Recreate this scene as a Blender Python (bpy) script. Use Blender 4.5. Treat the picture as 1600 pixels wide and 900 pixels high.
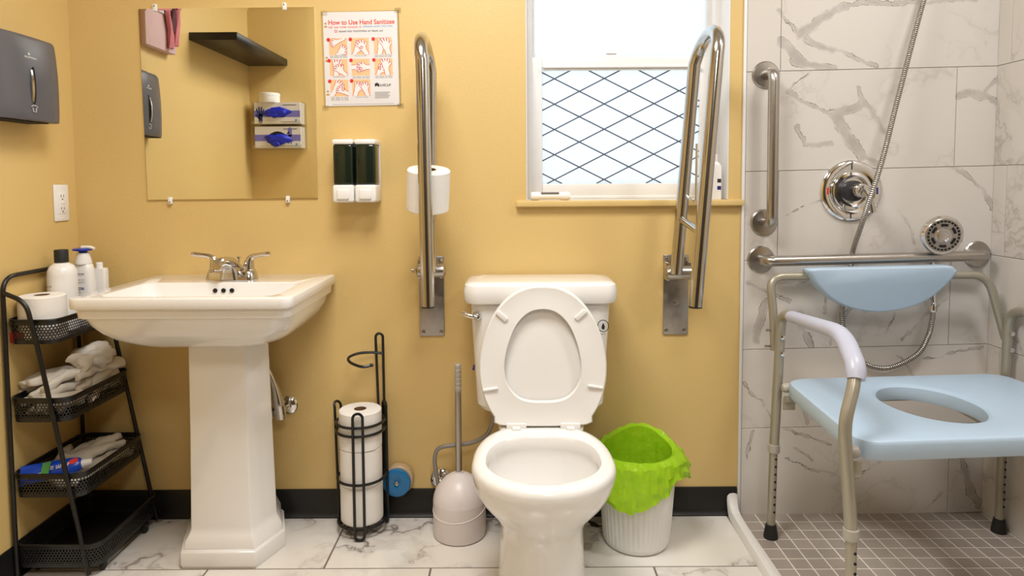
import bpy, bmesh, math, random
from mathutils import Vector, Matrix, noise
random.seed(7)
for o in list(bpy.data.objects): bpy.data.objects.remove(o)
scene = bpy.context.scene
COL = scene.collection
PI = math.pi
# ------------------------------------------------------------------ camera
cd = bpy.data.cameras.new('camera'); cam = bpy.data.objects.new('camera', cd); COL.objects.link(cam)
scene.camera = cam
FPX, TILT, ROLL = 1053.0, math.radians(3.44), 0.006
cd.sensor_fit = 'HORIZONTAL'; cd.sensor_width = 36.0; cd.lens = FPX/1600*36.0
cd.shift_y = -102.0/1600; cd.clip_start = 0.02
_f = Vector((0, math.cos(TILT), -math.sin(TILT))); _u = Vector((0, math.sin(TILT), math.cos(TILT))); _r = Vector((1, 0, 0))
_r2 = _r*math.cos(ROLL) - _u*math.sin(ROLL); _u2 = _u*math.cos(ROLL) + _r*math.sin(ROLL)
M3 = Matrix((_r2, _u2, -_f)).transposed()
cam.matrix_world = Matrix.Translation((0, -2.15, 1.09)) @ M3.to_4x4()
# ------------------------------------------------------------------ world and lights
w = bpy.data.worlds.new('daylight'); scene.world = w; w.use_nodes = True
wb = w.node_tree.nodes['Background']; wb.inputs[0].default_value = (0.80, 0.91, 1.0, 1); wb.inputs[1].default_value = 1.12
def area(name, loc, target, size, power, color, sy=None):
    l = bpy.data.lights.new(name, 'AREA'); l.energy = power; l.color = color; l.size = size
    if sy: l.shape = 'RECTANGLE'; l.size_y = sy
    o = bpy.data.objects.new(name, l); COL.objects.link(o); o.location = loc
    o.rotation_euler = (Vector(target)-Vector(loc)).to_track_quat('-Z', 'Y').to_euler()
    return o
WARM = (1.0, 0.985, 0.965)
area('ceiling_lamp_light', (-0.22, -1.05, 2.36), (-0.22, -1.05, 0), 0.62, 23, WARM)
area('shower_lamp_light', (1.22, -0.95, 2.38), (1.22, -0.95, 0), 0.26, 9.5, WARM)
area('camera_side_fill_light', (0.30, -2.55, 2.36), (0.30, -2.3, 0), 0.5, 12, WARM)  # added fill from the camera side, no such lamp known; evens out the light
scene.view_settings.view_transform = 'Standard'; scene.view_settings.look = 'None'
scene.view_settings.gamma = 1.0; scene.view_settings.use_curve_mapping = False
scene.view_settings.exposure = 0.42

# ------------------------------------------------------------------ material helpers
def srgb(r, g, b):
    f = lambda c: (c/255/12.92) if c/255 <= .04045 else ((c/255+.055)/1.055)**2.4
    return (f(r), f(g), f(b), 1)
class NT:
    def __init__(s, name):
        s.m = bpy.data.materials.new(name); s.m.use_nodes = True; s.t = s.m.node_tree
        s.b = s.t.nodes['Principled BSDF']; s.out = s.t.nodes['Material Output']
    def n(s, ty, ins=None, **pr):
        nd = s.t.nodes.new('ShaderNode'+ty)
        for k, v in pr.items(): setattr(nd, k, v)
        for k, v in (ins or {}).items():
            if isinstance(v, bpy.types.NodeSocket): s.t.links.new(v, nd.inputs[k])
            else: nd.inputs[k].default_value = v
        return nd
    def ma(s, op, a, b=None, c=None, clamp=False):
        ins = {0: a}
        if b is not None: ins[1] = b
        if c is not None: ins[2] = c
        return s.n('Math', ins, operation=op, use_clamp=clamp).outputs[0]
    def vm(s, op, a, b=None, scale=None):
        ins = {0: a}
        if b is not None: ins[1] = b
        if scale is not None: ins['Scale'] = scale
        nd = s.n('VectorMath', ins, operation=op)
        return nd.outputs['Value'] if op in ('DOT_PRODUCT', 'LENGTH', 'DISTANCE') else nd.outputs[0]
    def mix(s, f, a, b):
        return s.n('Mix', {0: f, 6: a, 7: b}, data_type='RGBA').outputs[2]
    def rng(s, v, a, b, c=0.0, d=1.0):
        return s.n('MapRange', {0: v, 1: a, 2: b, 3: c, 4: d}, interpolation_type='SMOOTHSTEP').outputs[0]
    def set(s, **k):
        names = dict(color='Base Color', rough='Roughness', metal='Metallic', normal='Normal', coat='Coat Weight', trans='Transmission Weight', ior='IOR', alpha='Alpha', sub='Subsurface Weight', spec='Specular IOR Level')
        for kk, v in k.items():
            i = s.b.inputs[names[kk]]
            if isinstance(v, bpy.types.NodeSocket): s.t.links.new(v, i)
            else: i.default_value = v
        return s
    def bump(s, h, strength=.2, dist=.002):
        return s.n('Bump', {'Height': h, 'Strength': strength, 'Distance': dist}).outputs[0]
    def pos(s): return s.n('NewGeometry').outputs['Position']
    def obj(s): return s.n('TexCoord').outputs['Object']
    def noise(s, v, scale, detail=3, rough=.5, dist=0.0):
        return s.n('TexNoise', {'Vector': v, 'Scale': scale, 'Detail': detail, 'Roughness': rough, 'Distortion': dist})
def mat(name, col, rough=.4, metal=0.0, var=.04, scale=25, bump=0.0, bscale=200, **k):
    m = NT(name); n = m.noise(m.obj(), scale).outputs[0]
    dk = tuple(c*(1-var*2) for c in col[:3])+(1,); lt = tuple(min(1, c*(1+var)) for c in col[:3])+(1,)
    m.set(color=m.mix(n, dk, lt), rough=m.rng(n, .2, .8, max(0, rough-var*.5), min(1, rough+var*.5)), metal=metal, **k)
    if bump: m.set(normal=m.bump(m.noise(m.obj(), bscale, 2).outputs[0], bump, .002))
    return m.m
def wall_paint(name, col):
    m = NT(name); p = m.pos()
    lo = m.noise(p, 1.7, 3).outputs[0]; pe = m.noise(p, 120, 3, .6).outputs[0]
    m.set(color=m.mix(lo, tuple(c*.95 for c in col[:3])+(1,), col), rough=m.rng(pe, .2, .8, .36, .50), normal=m.bump(pe, .18, .003))
    return m.m
def marble(name, base, vein, line, segs=None, amount=1.0, scale=3.0, warp=.05, per_tile=True, rough=.22):
    m = NT(name); p0 = m.pos()
    if per_tile:
        rnd = m.n('ObjectInfo').outputs['Random']
        p = m.vm('ADD', p0, m.n('CombineXYZ', {0: m.ma('MULTIPLY', rnd, 37.0), 1: m.ma('MULTIPLY', rnd, 91.0), 2: m.ma('MULTIPLY', rnd, 53.0)}).outputs[0])
    else: p = p0
    # fine ridged veins
    wn = m.noise(p, 2.6, 4, .6).outputs['Color']
    pw = m.vm('ADD', p, m.vm('SCALE', m.vm('SUBTRACT', wn, (.5, .5, .5)), scale=.55))
    n1 = m.noise(pw, scale, 5, .55).outputs[0]
    ridge = m.ma('SUBTRACT', 1.0, m.ma('MULTIPLY', m.ma('ABSOLUTE', m.ma('SUBTRACT', n1, .5)), 60.0), clamp=True)
    soft = m.ma('SUBTRACT', 1.0, m.ma('MULTIPLY', m.ma('ABSOLUTE', m.ma('SUBTRACT', n1, .5)), 13.0), clamp=True)
    msk = m.rng(m.noise(p, 2.1, 2).outputs[0], .43, .60)
    f_line = m.ma('MULTIPLY', m.ma('MULTIPLY', ridge, msk), .75*amount)
    f_soft = m.ma('MULTIPLY', m.ma('MULTIPLY', soft, msk), .55*amount)
    col = m.mix(m.noise(p0, 1.3, 2).outputs[0], tuple(c*.96 for c in base[:3])+(1,), base)
    col = m.mix(f_soft, col, vein)
    col = m.mix(f_line, col, line)
    if segs:
        g1 = m.noise(p0, 9, 5, .62).outputs['Color']
        q = m.vm('ADD', p0, m.vm('SCALE', m.vm('SUBTRACT', g1, (.5, .5, .5)), scale=warp))
        g0 = m.noise(p0, 3.2, 2, .5).outputs['Color']; q = m.vm('ADD', q, m.vm('SCALE', m.vm('SUBTRACT', g0, (.5, .5, .5)), scale=.05))
        sp = m.n('SeparateXYZ', {0: q}); q2 = m.n('CombineXYZ', {0: sp.outputs[0], 1: sp.outputs[2], 2: 0.0}).outputs[0]
        sd = None
        for (ax, az, bx, bz, ww) in segs:
            d = Vector((bx-ax, bz-az, 0)); L2 = max(1e-6, d.length_squared)
            pa = m.vm('SUBTRACT', q2, (ax, az, 0))
            h = m.ma('MULTIPLY', m.vm('DOT_PRODUCT', pa, tuple(d)), 1/L2, clamp=True)
            dist = m.vm('LENGTH', m.vm('SUBTRACT', pa, m.vm('SCALE', tuple(d), scale=h)))
            e = m.ma('SUBTRACT', dist, ww)
            sd = e if sd is None else m.ma('MINIMUM', sd, e)
        sd = m.ma('ADD', sd, m.ma('MULTIPLY', m.ma('SUBTRACT', m.noise(p0, 26, 4, .6).outputs[0], .47), .026))
        fill = m.ma('MULTIPLY', m.rng(sd, -.009, .004, 1.0, 0.0), m.rng(m.noise(p0, 22, 3).outputs[0], .25, .7, .45, .9))
        edge = m.ma('MULTIPLY', m.ma('SUBTRACT', 1.0, m.ma('DIVIDE', m.ma('ABSOLUTE', m.ma('ADD', sd, .001)), .0018), clamp=True), m.rng(m.noise(p0, 15, 2).outputs[0], .40, .60, 0.0, .9))
        col = m.mix(fill, col, vein); col = m.mix(edge, col, line)
    m.set(color=col, rough=rough)
    return m.m

MT = {}
MT['yellow'] = wall_paint('yellow_wall_paint', srgb(217, 186, 121))
MT['darkwall'] = wall_paint('painted_doorway_dark', (.045, .040, .038, 1))  # unseen rear wall: dark colour stands in for an unlit doorway in metal reflections
MT['ceil'] = wall_paint('white_ceiling_paint', (.80, .78, .73, 1))
MT['sillpaint'] = mat('yellow_gloss_paint', srgb(220, 190, 126), .3)
MT['base'] = mat('black_rubber_cove', (.008, .0075, .0075, 1), .4)
MT['grout_w'] = mat('pale_wall_grout', (.52, .49, .45, 1), .9, bump=.3)
MT['grout_f'] = mat('grey_floor_grout', (.20, .17, .14, 1), .9, bump=.3)
MT['grout_s'] = mat('cream_shower_grout', (.86, .80, .72, 1), .9, bump=.1)
MT['porc'] = mat('white_porcelain', (.86, .84, .81, 1), .08, var=.003, coat=.4)
MT['porc_in'] = MT['porc']
MT['plastic'] = mat('white_plastic', (.84, .82, .79, 1), .28, var=.003)
MT['pinkwhite'] = mat('pale_pinkish_plastic', (.76, .70, .69, 1), .35, var=.015)
MT['vinyl'] = mat('white_window_vinyl', (.82, .81, .80, 1), .3, var=.015)
MT['chrome'] = mat('polished_chrome', (.78, .77, .76, 1), .07, 1.0, var=.01)
MT['nickel'] = mat('brushed_nickel_faucet', (.62, .60, .58, 1), .14, 1.0, var=.01)
MT['steel'] = mat('brushed_stainless_steel', (.47, .44, .41, 1), .29, 1.0, var=.012, scale=20)
MT['polsteel'] = mat('polished_stainless_steel', (.54, .52, .49, 1), .15, 1.0, var=.01)
MT['plate'] = mat('scuffed_steel_plate', (.42, .39, .36, 1), .34, 1.0, var=.14, scale=45)
MT['black'] = mat('black_powder_coat', (.006, .006, .006, 1), .35, bump=.1)
MT['hole'] = mat('black_recess', (.004, .004, .004, 1), .8)
MT['rubber'] = mat('black_rubber', (.012, .012, .012, 1), .6)
MT['paper'] = mat('white_tissue_paper', (.86, .83, .78, 1), .95, var=.02, bump=.35, bscale=320)
MT['card'] = mat('brown_cardboard', (.20, .10, .05, 1), .9)
MT['grey'] = mat('grey_smoked_plastic', srgb(92, 92, 98), .30, var=.03)
MT['dgrey'] = mat('dark_grey_plastic', srgb(48, 48, 52), .4)
MT['greentint'] = mat('dark_green_smoked_plastic', srgb(26, 36, 26), .08, var=.05)
MT['blue'] = mat('blue_plastic', srgb(30, 112, 168), .25, var=.04)
MT['beige'] = mat('beige_pipe', srgb(190, 165, 130), .5)
MT['seatblue'] = mat('pale_blue_moulded_plastic', srgb(180, 202, 222), .32, var=.02)
MT['tube'] = mat('champagne_painted_aluminium', srgb(166, 160, 144), .32, .4, var=.012)
MT['collar'] = mat('light_grey_plastic', srgb(178, 172, 162), .4)
MT['lilac'] = mat('pale_lilac_plastic', srgb(186, 189, 206), .35, var=.02)
MT['ink_blue'] = mat('navy_print', srgb(20, 40, 120), .4)
MT['ink_black'] = mat('black_print', srgb(40, 38, 38), .5)
MT['ink_grey'] = mat('grey_print', srgb(120, 115, 112), .5)
MT['ink_red'] = mat('red_print', srgb(214, 40, 36), .5)
MT['ink_orange'] = mat('orange_red_print', srgb(214, 58, 28), .5)
MT['ink_sky'] = mat('sky_blue_print', srgb(90, 160, 214), .5)
MT['ink_pink'] = mat('rose_outline_print', srgb(196, 80, 74), .5)
MT['peach'] = mat('peach_print', srgb(240, 190, 140), .5, var=.01)
MT['sheet'] = mat('white_printed_sheet', srgb(222, 219, 218), .35, var=.01)
MT['white'] = mat('white_print', srgb(228, 224, 222), .5, var=.01)
MT['tan'] = mat('tan_punch_hole', srgb(192, 150, 84), .6)
MT['pump_blue'] = mat('cobalt_blue_plastic', srgb(28, 56, 170), .3)
MT['tubeblue'] = mat('blue_tube_laminate', srgb(16, 70, 190), .25)
MT['gloveblue'] = mat('blue_nitrile', srgb(24, 40, 190), .5, bump=.3, bscale=60)
MT['violet'] = mat('violet_print', srgb(120, 116, 196), .5)
MT['glove'] = mat('white_vinyl_glove', (.80, .75, .67, 1), .45, var=.03, bump=.5, bscale=55, sub=.0)
MT['pink'] = mat('dusty_pink_cloth', srgb(204, 120, 130), .8, var=.12, scale=18)
MT['palepink'] = mat('pale_pink_board', srgb(208, 176, 178), .7)
MT['maroon'] = mat('dark_maroon_cloth', srgb(84, 36, 38), .8)
MT['greenprint'] = mat('green_print', srgb(70, 150, 70), .4)
MT['dkpatch'] = mat('dark_slate_chip', srgb(64, 52, 48), .5)
MT['reddash'] = mat('dark_red_print', srgb(150, 30, 30), .5)
MT['shower_tile'] = None
def mk_shower_tile():
    m = NT('taupe_mosaic_tile'); rnd = m.n('ObjectInfo').outputs['Random']
    n = m.noise(m.pos(), 30, 4).outputs[0]
    f = m.ma('ADD', m.ma('MULTIPLY', rnd, .55), m.ma('MULTIPLY', n, .45))
    m.set(color=m.mix(f, srgb(156, 145, 136), srgb(182, 170, 160)), rough=.45); return m.m
MT['shower_tile'] = mk_shower_tile()
def mk_liner():
    m = NT('translucent_lime_bag'); n = m.noise(m.obj(), 40, 3).outputs[0]
    col = m.mix(n, srgb(160, 220, 16), srgb(208, 240, 60)); m.set(color=col, rough=.25, normal=m.bump(m.noise(m.obj(), 55, 4).outputs[0], .5, .006))
    tr = m.n('BsdfTranslucent', {'Color': col}); mx = m.n('MixShader', {0: .40, 1: m.b.outputs[0], 2: tr.outputs[0]})
    m.t.links.new(mx.outputs[0], m.out.inputs[0]); return m.m
MT['liner'] = mk_liner()
def mk_frost(name, bs):
    m = NT(name); p = m.pos(); n = m.noise(p, bs, 3).outputs[0]
    tr = m.n('BsdfTranslucent', {'Color': m.mix(m.rng(n, .35, .65), (.91, .93, .94, 1), (.97, .98, .98, 1))}); gl = m.n('BsdfGlossy', {'Color': (1, 1, 1, 1), 'Roughness': .25, 'Normal': m.bump(n, .5, .004)})
    mx = m.n('MixShader', {0: .05, 1: tr.outputs[0], 2: gl.outputs[0]}); m.t.links.new(mx.outputs[0], m.out.inputs[0]); return m.m
MT['frost'] = mk_frost('frosted_glass', 130)
def mk_mirror():
    m = NT('mirror_silver'); n = m.noise(m.pos(), 2, 1).outputs[0]
    m.set(color=m.mix(n, (.86, .87, .82, 1), (.89, .90, .85, 1)), rough=0.0, metal=1.0); return m.m
MT['mirror'] = mk_mirror()
def mk_clear(name, tint, a):
    m = NT(name); n = m.noise(m.obj(), 5, 1).outputs[0]
    tr = m.n('BsdfTransparent', {'Color': m.mix(n, tint, (1, 1, 1, 1))}); gl = m.n('BsdfGlossy', {'Color': (1, 1, 1, 1), 'Roughness': .08})
    mx = m.n('MixShader', {0: a, 1: tr.outputs[0], 2: gl.outputs[0]}); m.t.links.new(mx.outputs[0], m.out.inputs[0]); return m.m
MT['clear'] = mk_clear('clear_acrylic', (.92, .92, .90, 1), .10)
def mk_perf():
    # perforated sheet steel: hexagonal rows of round holes laid out on the sheet's own UV (metres)
    m = NT('perforated_black_steel'); uv = m.n('UVMap').outputs[0]; s = m.n('SeparateXYZ', {0: uv})
    P = .0088; u = m.ma('DIVIDE', s.outputs[0], P); v = m.ma('DIVIDE', s.outputs[1], P*.866)
    row = m.ma('FLOOR', v); off = m.ma('MULTIPLY', m.ma('MODULO', m.ma('ABSOLUTE', row), 2.0), .5)
    fu = m.ma('SUBTRACT', m.ma('FRACT', m.ma('ADD', u, off)), .5); fv = m.ma('MULTIPLY', m.ma('SUBTRACT', m.ma('FRACT', v), .5), .866)
    d = m.ma('SQRT', m.ma('ADD', m.ma('MULTIPLY', fu, fu), m.ma('MULTIPLY', fv, fv)))
    hole = m.ma('LESS_THAN', d, .33)
    band = m.ma('MULTIPLY', m.ma('GREATER_THAN', s.outputs[1], .012), m.ma('LESS_THAN', s.outputs[1], .054))
    fac = m.ma('MULTIPLY', hole, band)
    n = m.noise(m.obj(), 60).outputs[0]; m.set(color=m.mix(n, (.009, .009, .009, 1), (.015, .015, .015, 1)), rough=.4)
    tr = m.n('BsdfTransparent'); mx = m.n('MixShader', {0: fac, 1: m.b.outputs[0], 2: tr.outputs[0]}); m.t.links.new(mx.outputs[0], m.out.inputs[0]); return m.m
MT['perf'] = mk_perf()
def mk_hose():
    m = NT('spiral_metal_hose'); uv = m.n('UVMap').outputs[0]; s = m.n('SeparateXYZ', {0: uv})
    wv = m.ma('ABSOLUTE', m.ma('SINE', m.ma('MULTIPLY', s.outputs[1], PI/.006)))
    m.set(color=m.mix(m.rng(wv, .1, .6), (.05, .045, .04, 1), (.58, .55, .51, 1)), metal=1.0, rough=.25, normal=m.bump(wv, .8, .002)); return m.m
MT['hose'] = mk_hose()
def mk_rib():
    m = NT('braided_grey_hose'); uv = m.n('UVMap').outputs[0]; s = m.n('SeparateXYZ', {0: uv})
    wv = m.ma('ABSOLUTE', m.ma('SINE', m.ma('MULTIPLY', s.outputs[1], PI/.003)))
    m.set(color=m.mix(wv, (.22, .21, .20, 1), (.33, .32, .30, 1)), metal=.5, rough=.4); return m.m
MT['braid'] = mk_rib()
TB = srgb(214, 208, 201); TV = srgb(172, 165, 159); TL = srgb(104, 90, 80)
SEGS = {
 'A':[(0.905,1.552,0.978,1.605,0.0144),(0.978,1.605,1.048,1.638,0.0123),(1.048,1.638,1.097,1.654,0.0103),(0.905,1.552,0.851,1.619,0.0062),(0.925,1.540,1.011,1.500,0.0123),(1.011,1.500,1.143,1.443,0.0082),(0.853,1.524,0.911,1.466,0.0185),(0.880,1.467,1.002,1.444,0.0144),(1.097,1.654,1.309,1.633,0.0082),(1.309,1.633,1.459,1.651,0.0062)],
 'B':[(0.872,1.377,0.995,1.296,0.0062),(0.941,1.432,0.872,1.377,0.0051),(1.015,1.292,1.057,1.231,0.0205),(1.057,1.231,1.110,1.164,0.0185),(1.110,1.164,1.165,1.145,0.0103),(1.084,1.376,1.106,1.325,0.0082),(1.106,1.325,1.179,1.244,0.0103),(1.019,1.296,1.106,1.319,0.0144),(0.909,1.256,0.930,1.195,0.0082),(0.930,1.195,1.017,1.195,0.0082),(1.414,1.358,1.489,1.353,0.0144),(1.489,1.353,1.533,1.327,0.0103),(1.489,1.363,1.537,1.423,0.0062)],
 'C':[(1.396,1.128,1.447,1.103,0.0082),(1.447,1.103,1.500,1.050,0.0062),(1.500,1.050,1.533,0.988,0.0062),(0.851,0.972,0.919,1.013,0.0029),(0.919,1.013,0.984,1.033,0.0029),(1.226,0.990,1.269,0.929,0.0025),(1.269,0.929,1.295,0.871,0.0025)],
 'D':[(0.760,0.767,0.884,0.708,0.0062),(0.812,0.704,0.783,0.579,0.0144),(1.007,0.765,1.001,0.661,0.0062),(0.916,0.662,0.970,0.557,0.0103),(1.206,0.608,1.230,0.660,0.0041),(1.259,0.576,1.399,0.717,0.0041),(0.852,0.766,1.006,0.796,0.0123),(1.091,0.682,1.032,0.567,0.0062)],
 'E':[(0.744,0.432,0.808,0.347,0.0051),(0.808,0.347,0.840,0.294,0.0041),(0.910,0.431,0.958,0.300,0.0051),(1.323,0.513,1.508,0.537,0.0041),(1.240,0.524,1.325,0.429,0.0041),(0.957,0.389,1.038,0.293,0.0041)],
 'F':[(0.871,0.283,1.039,0.233,0.0041),(0.894,0.176,1.067,0.111,0.0041),(1.105,0.107,1.191,0.185,0.0041),(1.436,0.237,1.477,0.119,0.0123),(1.477,0.119,1.516,0.022,0.0103),(1.348,0.023,1.399,0.077,0.0041),(0.758,0.177,0.778,0.273,0.0041),(0.925,0.219,0.988,0.176,0.0041)],
}
MT['marble_wall'] = marble('veined_marble_wall_tile', TB, TV, srgb(150, 138, 128), amount=.55)
for k, v in SEGS.items(): MT['marble_'+k] = marble('veined_marble_wall_tile_row_'+k.lower(), TB, TV, TL, v, amount=.18)
MT['marble_floor'] = marble('veined_marble_floor_tile', srgb(232, 227, 219), srgb(176, 170, 164), srgb(98, 84, 74), amount=1.05, scale=2.4, rough=.14)

# ------------------------------------------------------------------ mesh helpers
def cr(pts, n=6, closed=False):
    P = [Vector(p) for p in pts]; out = []; N = len(P)
    for i in range(N if closed else N-1):
        g = lambda k: P[k % N] if closed else P[max(0, min(N-1, k))]
        p0, p1, p2, p3 = g(i-1), g(i), g(i+1), g(i+2)
        for j in range(n):
            t = j/n; t2 = t*t; t3 = t2*t
            out.append(.5*((2*p1)+(-p0+p2)*t+(2*p0-5*p1+4*p2-p3)*t2+(-p0+3*p1-3*p2+p3)*t3))
    if not closed: out.append(P[-1].copy())
    return out
def fil(pts, r, n=6, closed=False):
    """polyline with its corners rounded by quadratic arcs"""
    P = [Vector(p) for p in pts]; out = []; N = len(P)
    for i, p in enumerate(P):
        if not closed and i in (0, N-1): out.append(p); continue
        a = P[i-1]-p; b = P[(i+1) % N]-p; rr = min(r, a.length*.49, b.length*.49)
        s = p+a.normalized()*rr; e = p+b.normalized()*rr
        for j in range(n+1):
            t = j/n; out.append(s*(1-t)**2+p*2*t*(1-t)+e*t*t)
    return out
def rrect(cx, cy, hx, hy, r, z, n=5):
    out = []
    for (sx, sy, a0) in ((1, 1, 0), (-1, 1, PI/2), (-1, -1, PI), (1, -1, 1.5*PI)):
        for j in range(n+1):
            a = a0+j/n*PI/2
            out.append(Vector((cx+sx*(hx-r)+r*math.cos(a), cy+sy*(hy-r)+r*math.sin(a), z)))
    return out
def circ(c, r, n=24, z=None, ph=0):
    return [Vector((c[0]+r*math.cos(ph+2*PI*i/n), c[1]+r*math.sin(ph+2*PI*i/n), c[2] if z is None else z)) for i in range(n)]
class G:
    def __init__(s): s.v = []; s.f = []; s.uv = {}; s.fm = {}
    def add(s, vs, fs, M=None, uvs=None):
        b = len(s.v)
        for p in vs: s.v.append((M @ Vector(p)) if M else Vector(p))
        for i, f in enumerate(fs):
            if uvs: s.uv[len(s.f)] = uvs[i]
            s.f.append(tuple(b+k for k in f))
        return s
    def box(s, lo, hi, bev=0.0, M=None, seg=2):
        bm = bmesh.new(); bmesh.ops.create_cube(bm, size=1)
        for v in bm.verts: v.co = Vector((lo[i]+(v.co[i]+.5)*(hi[i]-lo[i]) for i in range(3)))
        if bev: bmesh.ops.bevel(bm, geom=bm.edges[:], offset=bev, segments=seg, profile=.5, affect='EDGES')
        bm.verts.index_update()
        s.add([v.co.copy() for v in bm.verts], [[v.index for v in f.verts] for f in bm.faces], M); bm.free(); return s
    def loft(s, rings, cap0=True, cap1=True, closed=True, M=None):
        n = len(rings[0]); vs = [p for r in rings for p in r]; fs = []
        for i in range(len(rings)-1):
            for j in range(n if closed else n-1):
                k = (j+1) % n; fs.append((i*n+j, i*n+k, (i+1)*n+k, (i+1)*n+j))
        if cap0: fs.append(tuple(range(n-1, -1, -1)))
        if cap1: fs.append(tuple((len(rings)-1)*n+j for j in range(n)))
        return s.add(vs, fs, M)
    def tube(s, pts, r, seg=12, cap=True, closed=False, flat=None, uv=False):
        P = [Vector(p) for p in pts]; N = len(P); R = r if callable(r) else (lambda t: r)
        T = []
        for i in range(N):
            a = P[i-1] if (i or closed) else P[0]; b = P[(i+1) % N] if (i < N-1 or closed) else P[-1]
            T.append((b-a).normalized())
        nr = T[0].orthogonal().normalized()
        if abs(T[0].z) < .9: nr = (Vector((0, 0, 1))-T[0]*T[0].z).normalized()
        vs = []; L = 0; Ls = []
        for i in range(N):
            if i:
                q = T[i-1].rotation_difference(T[i]); nr = (q @ nr); nr = (nr-T[i]*nr.dot(T[i])).normalized(); L += (P[i]-P[i-1]).length
            Ls.append(L); bn = T[i].cross(nr); rr = R(i/(N-1)); fl = flat or 1.0
            for j in range(seg):
                a = 2*PI*j/seg; vs.append(P[i]+nr*math.cos(a)*rr*fl+bn*math.sin(a)*rr)
        fs = []; us = []
        for i in range(N if closed else N-1):
            i2 = (i+1) % N
            for j in range(seg):
                k = (j+1) % seg; fs.append((i*seg+j, i*seg+k, i2*seg+k, i2*seg+j))
                us.append(((j/seg, Ls[i]), ((j+1)/seg, Ls[i]), ((j+1)/seg, Ls[i2]), (j/seg, Ls[i2])))
        if cap and not closed:
            fs.append(tuple(range(seg-1, -1, -1))); us.append([(0, 0)]*seg)
            fs.append(tuple((N-1)*seg+j for j in range(seg))); us.append([(0, 0)]*seg)
        return s.add(vs, fs, None, us if uv else None)
    def lathe(s, prof, c=(0, 0, 0), axis='Z', seg=32, M=None, cap=True):
        rings = []
        for (r, h) in prof:
            rings.append([Vector((r*math.cos(2*PI*j/seg), r*math.sin(2*PI*j/seg), h)) for j in range(seg)])
        rot = {'Z': Matrix.Identity(4), '-Y': Matrix.Rotation(PI/2, 4, 'X'), 'X': Matrix.Rotation(PI/2, 4, 'Y'), '-X': Matrix.Rotation(-PI/2, 4, 'Y'), 'Y': Matrix.Rotation(-PI/2, 4, 'X'), '-Z': Matrix.Rotation(PI, 4, 'X')}[axis]
        MM = Matrix.Translation(c) @ (M or Matrix.Identity(4)) @ rot
        return s.loft(rings, cap, cap, True, MM)
    def prism(s, poly, M, h):
        """2D polygon (x,y) extruded 0..h along local z"""
        n = len(poly); vs = [Vector((p[0], p[1], 0)) for p in poly]+[Vector((p[0], p[1], h)) for p in poly]
        fs = [tuple(range(n-1, -1, -1)), tuple(range(n, 2*n))]+[(i, (i+1) % n, n+(i+1) % n, n+i) for i in range(n)]
        return s.add(vs, fs, M)
    def mesh(s, name, smooth=35):
        me = bpy.data.meshes.new(name); me.from_pydata([tuple(v) for v in s.v], [], s.f)
        if s.uv:
            ul = me.uv_layers.new(name='UVMap')
            for p in me.polygons:
                u = s.uv.get(p.index)
                if u:
                    for k, li in enumerate(p.loop_indices): ul.data[li].uv = u[k]
        bm = bmesh.new(); bm.from_mesh(me); bmesh.ops.recalc_face_normals(bm, faces=bm.faces[:]); bm.to_mesh(me); bm.free()
        if smooth:
            me.shade_smooth(); me.set_sharp_from_angle(angle=math.radians(smooth))
        return me
    def build(s, name, m, parent=None, smooth=35): return link(name, s.mesh(name, smooth), m, parent)
def link(name, me, m, parent=None):
    if m is not None and not me.materials: me.materials.append(MT[m] if isinstance(m, str) else m)
    o = bpy.data.objects.new(name, me); COL.objects.link(o)
    if parent:
        o.parent = parent; o.matrix_parent_inverse = Matrix.Translation(parent.location).inverted()
    return o
def tag(o, label, cat, group=None):
    o['label'] = label; o['category'] = cat
    if group: o['group'] = group
    return o
def thing(name, label, cat, loc=(0, 0, 0), group=None):
    o = bpy.data.objects.new(name, None); COL.objects.link(o); o.location = loc; o.empty_display_size = .05
    return tag(o, label, cat, group)
def struct(o, label=None):
    o['kind'] = 'structure'
    if label: o['label'] = label
    return o
def text(name, body, size, M, m, parent, align='LEFT', sx=1.0, bold=0.0):
    c = bpy.data.curves.new(name, 'FONT'); c.body = body; c.size = size; c.align_x = align; c.offset = bold; c.extrude = .0001
    t = bpy.data.objects.new(name, c); COL.objects.link(t)
    me = bpy.data.meshes.new_from_object(t.evaluated_get(bpy.context.evaluated_depsgraph_get())); bpy.data.objects.remove(t)
    me.name = name; me.transform(M @ Matrix.Diagonal((sx, 1, 1, 1))); me.materials.clear()
    return link(name, me, m, parent)
def scribble(name, w, h, M, m, parent, seed=1, words=(5,), lines=1, lead=1.7):
    # print too small to read in the photograph: rows of letter-like strokes
    rn = random.Random(seed); g = G(); th = h*.17
    for ln in range(lines):
        tot = sum(words)+len(words)-1; cw = w/tot; x = 0.0; y = -ln*h*lead
        for wd in words:
            for k in range(wd):
                x0, x1 = x+cw*.10, x+cw*.86; st = rn.randrange(6)
                bars = [(x0, y, x0+cw*.22, y+h)]
                if st in (0, 1, 4): bars.append((x1-cw*.22, y, x1, y+h*rn.choice((.7, 1))))
                if st in (0, 2, 5): bars.append((x0, y+h-th, x1, y+h))
                if st in (1, 2, 3): bars.append((x0, y, x1, y+th))
                if st in (3, 4, 5): bars.append((x0, y+h*.42, x1, y+h*.42+th))
                for q, b in enumerate(bars): g.prism([(b[0], b[1]), (b[2], b[1]), (b[2], b[3]), (b[0], b[3])], M @ Matrix.Translation((0, 0, q*.00002)), .0001)
                x += cw
            x += cw
    return g.build(name, m, parent, 0)
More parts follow.
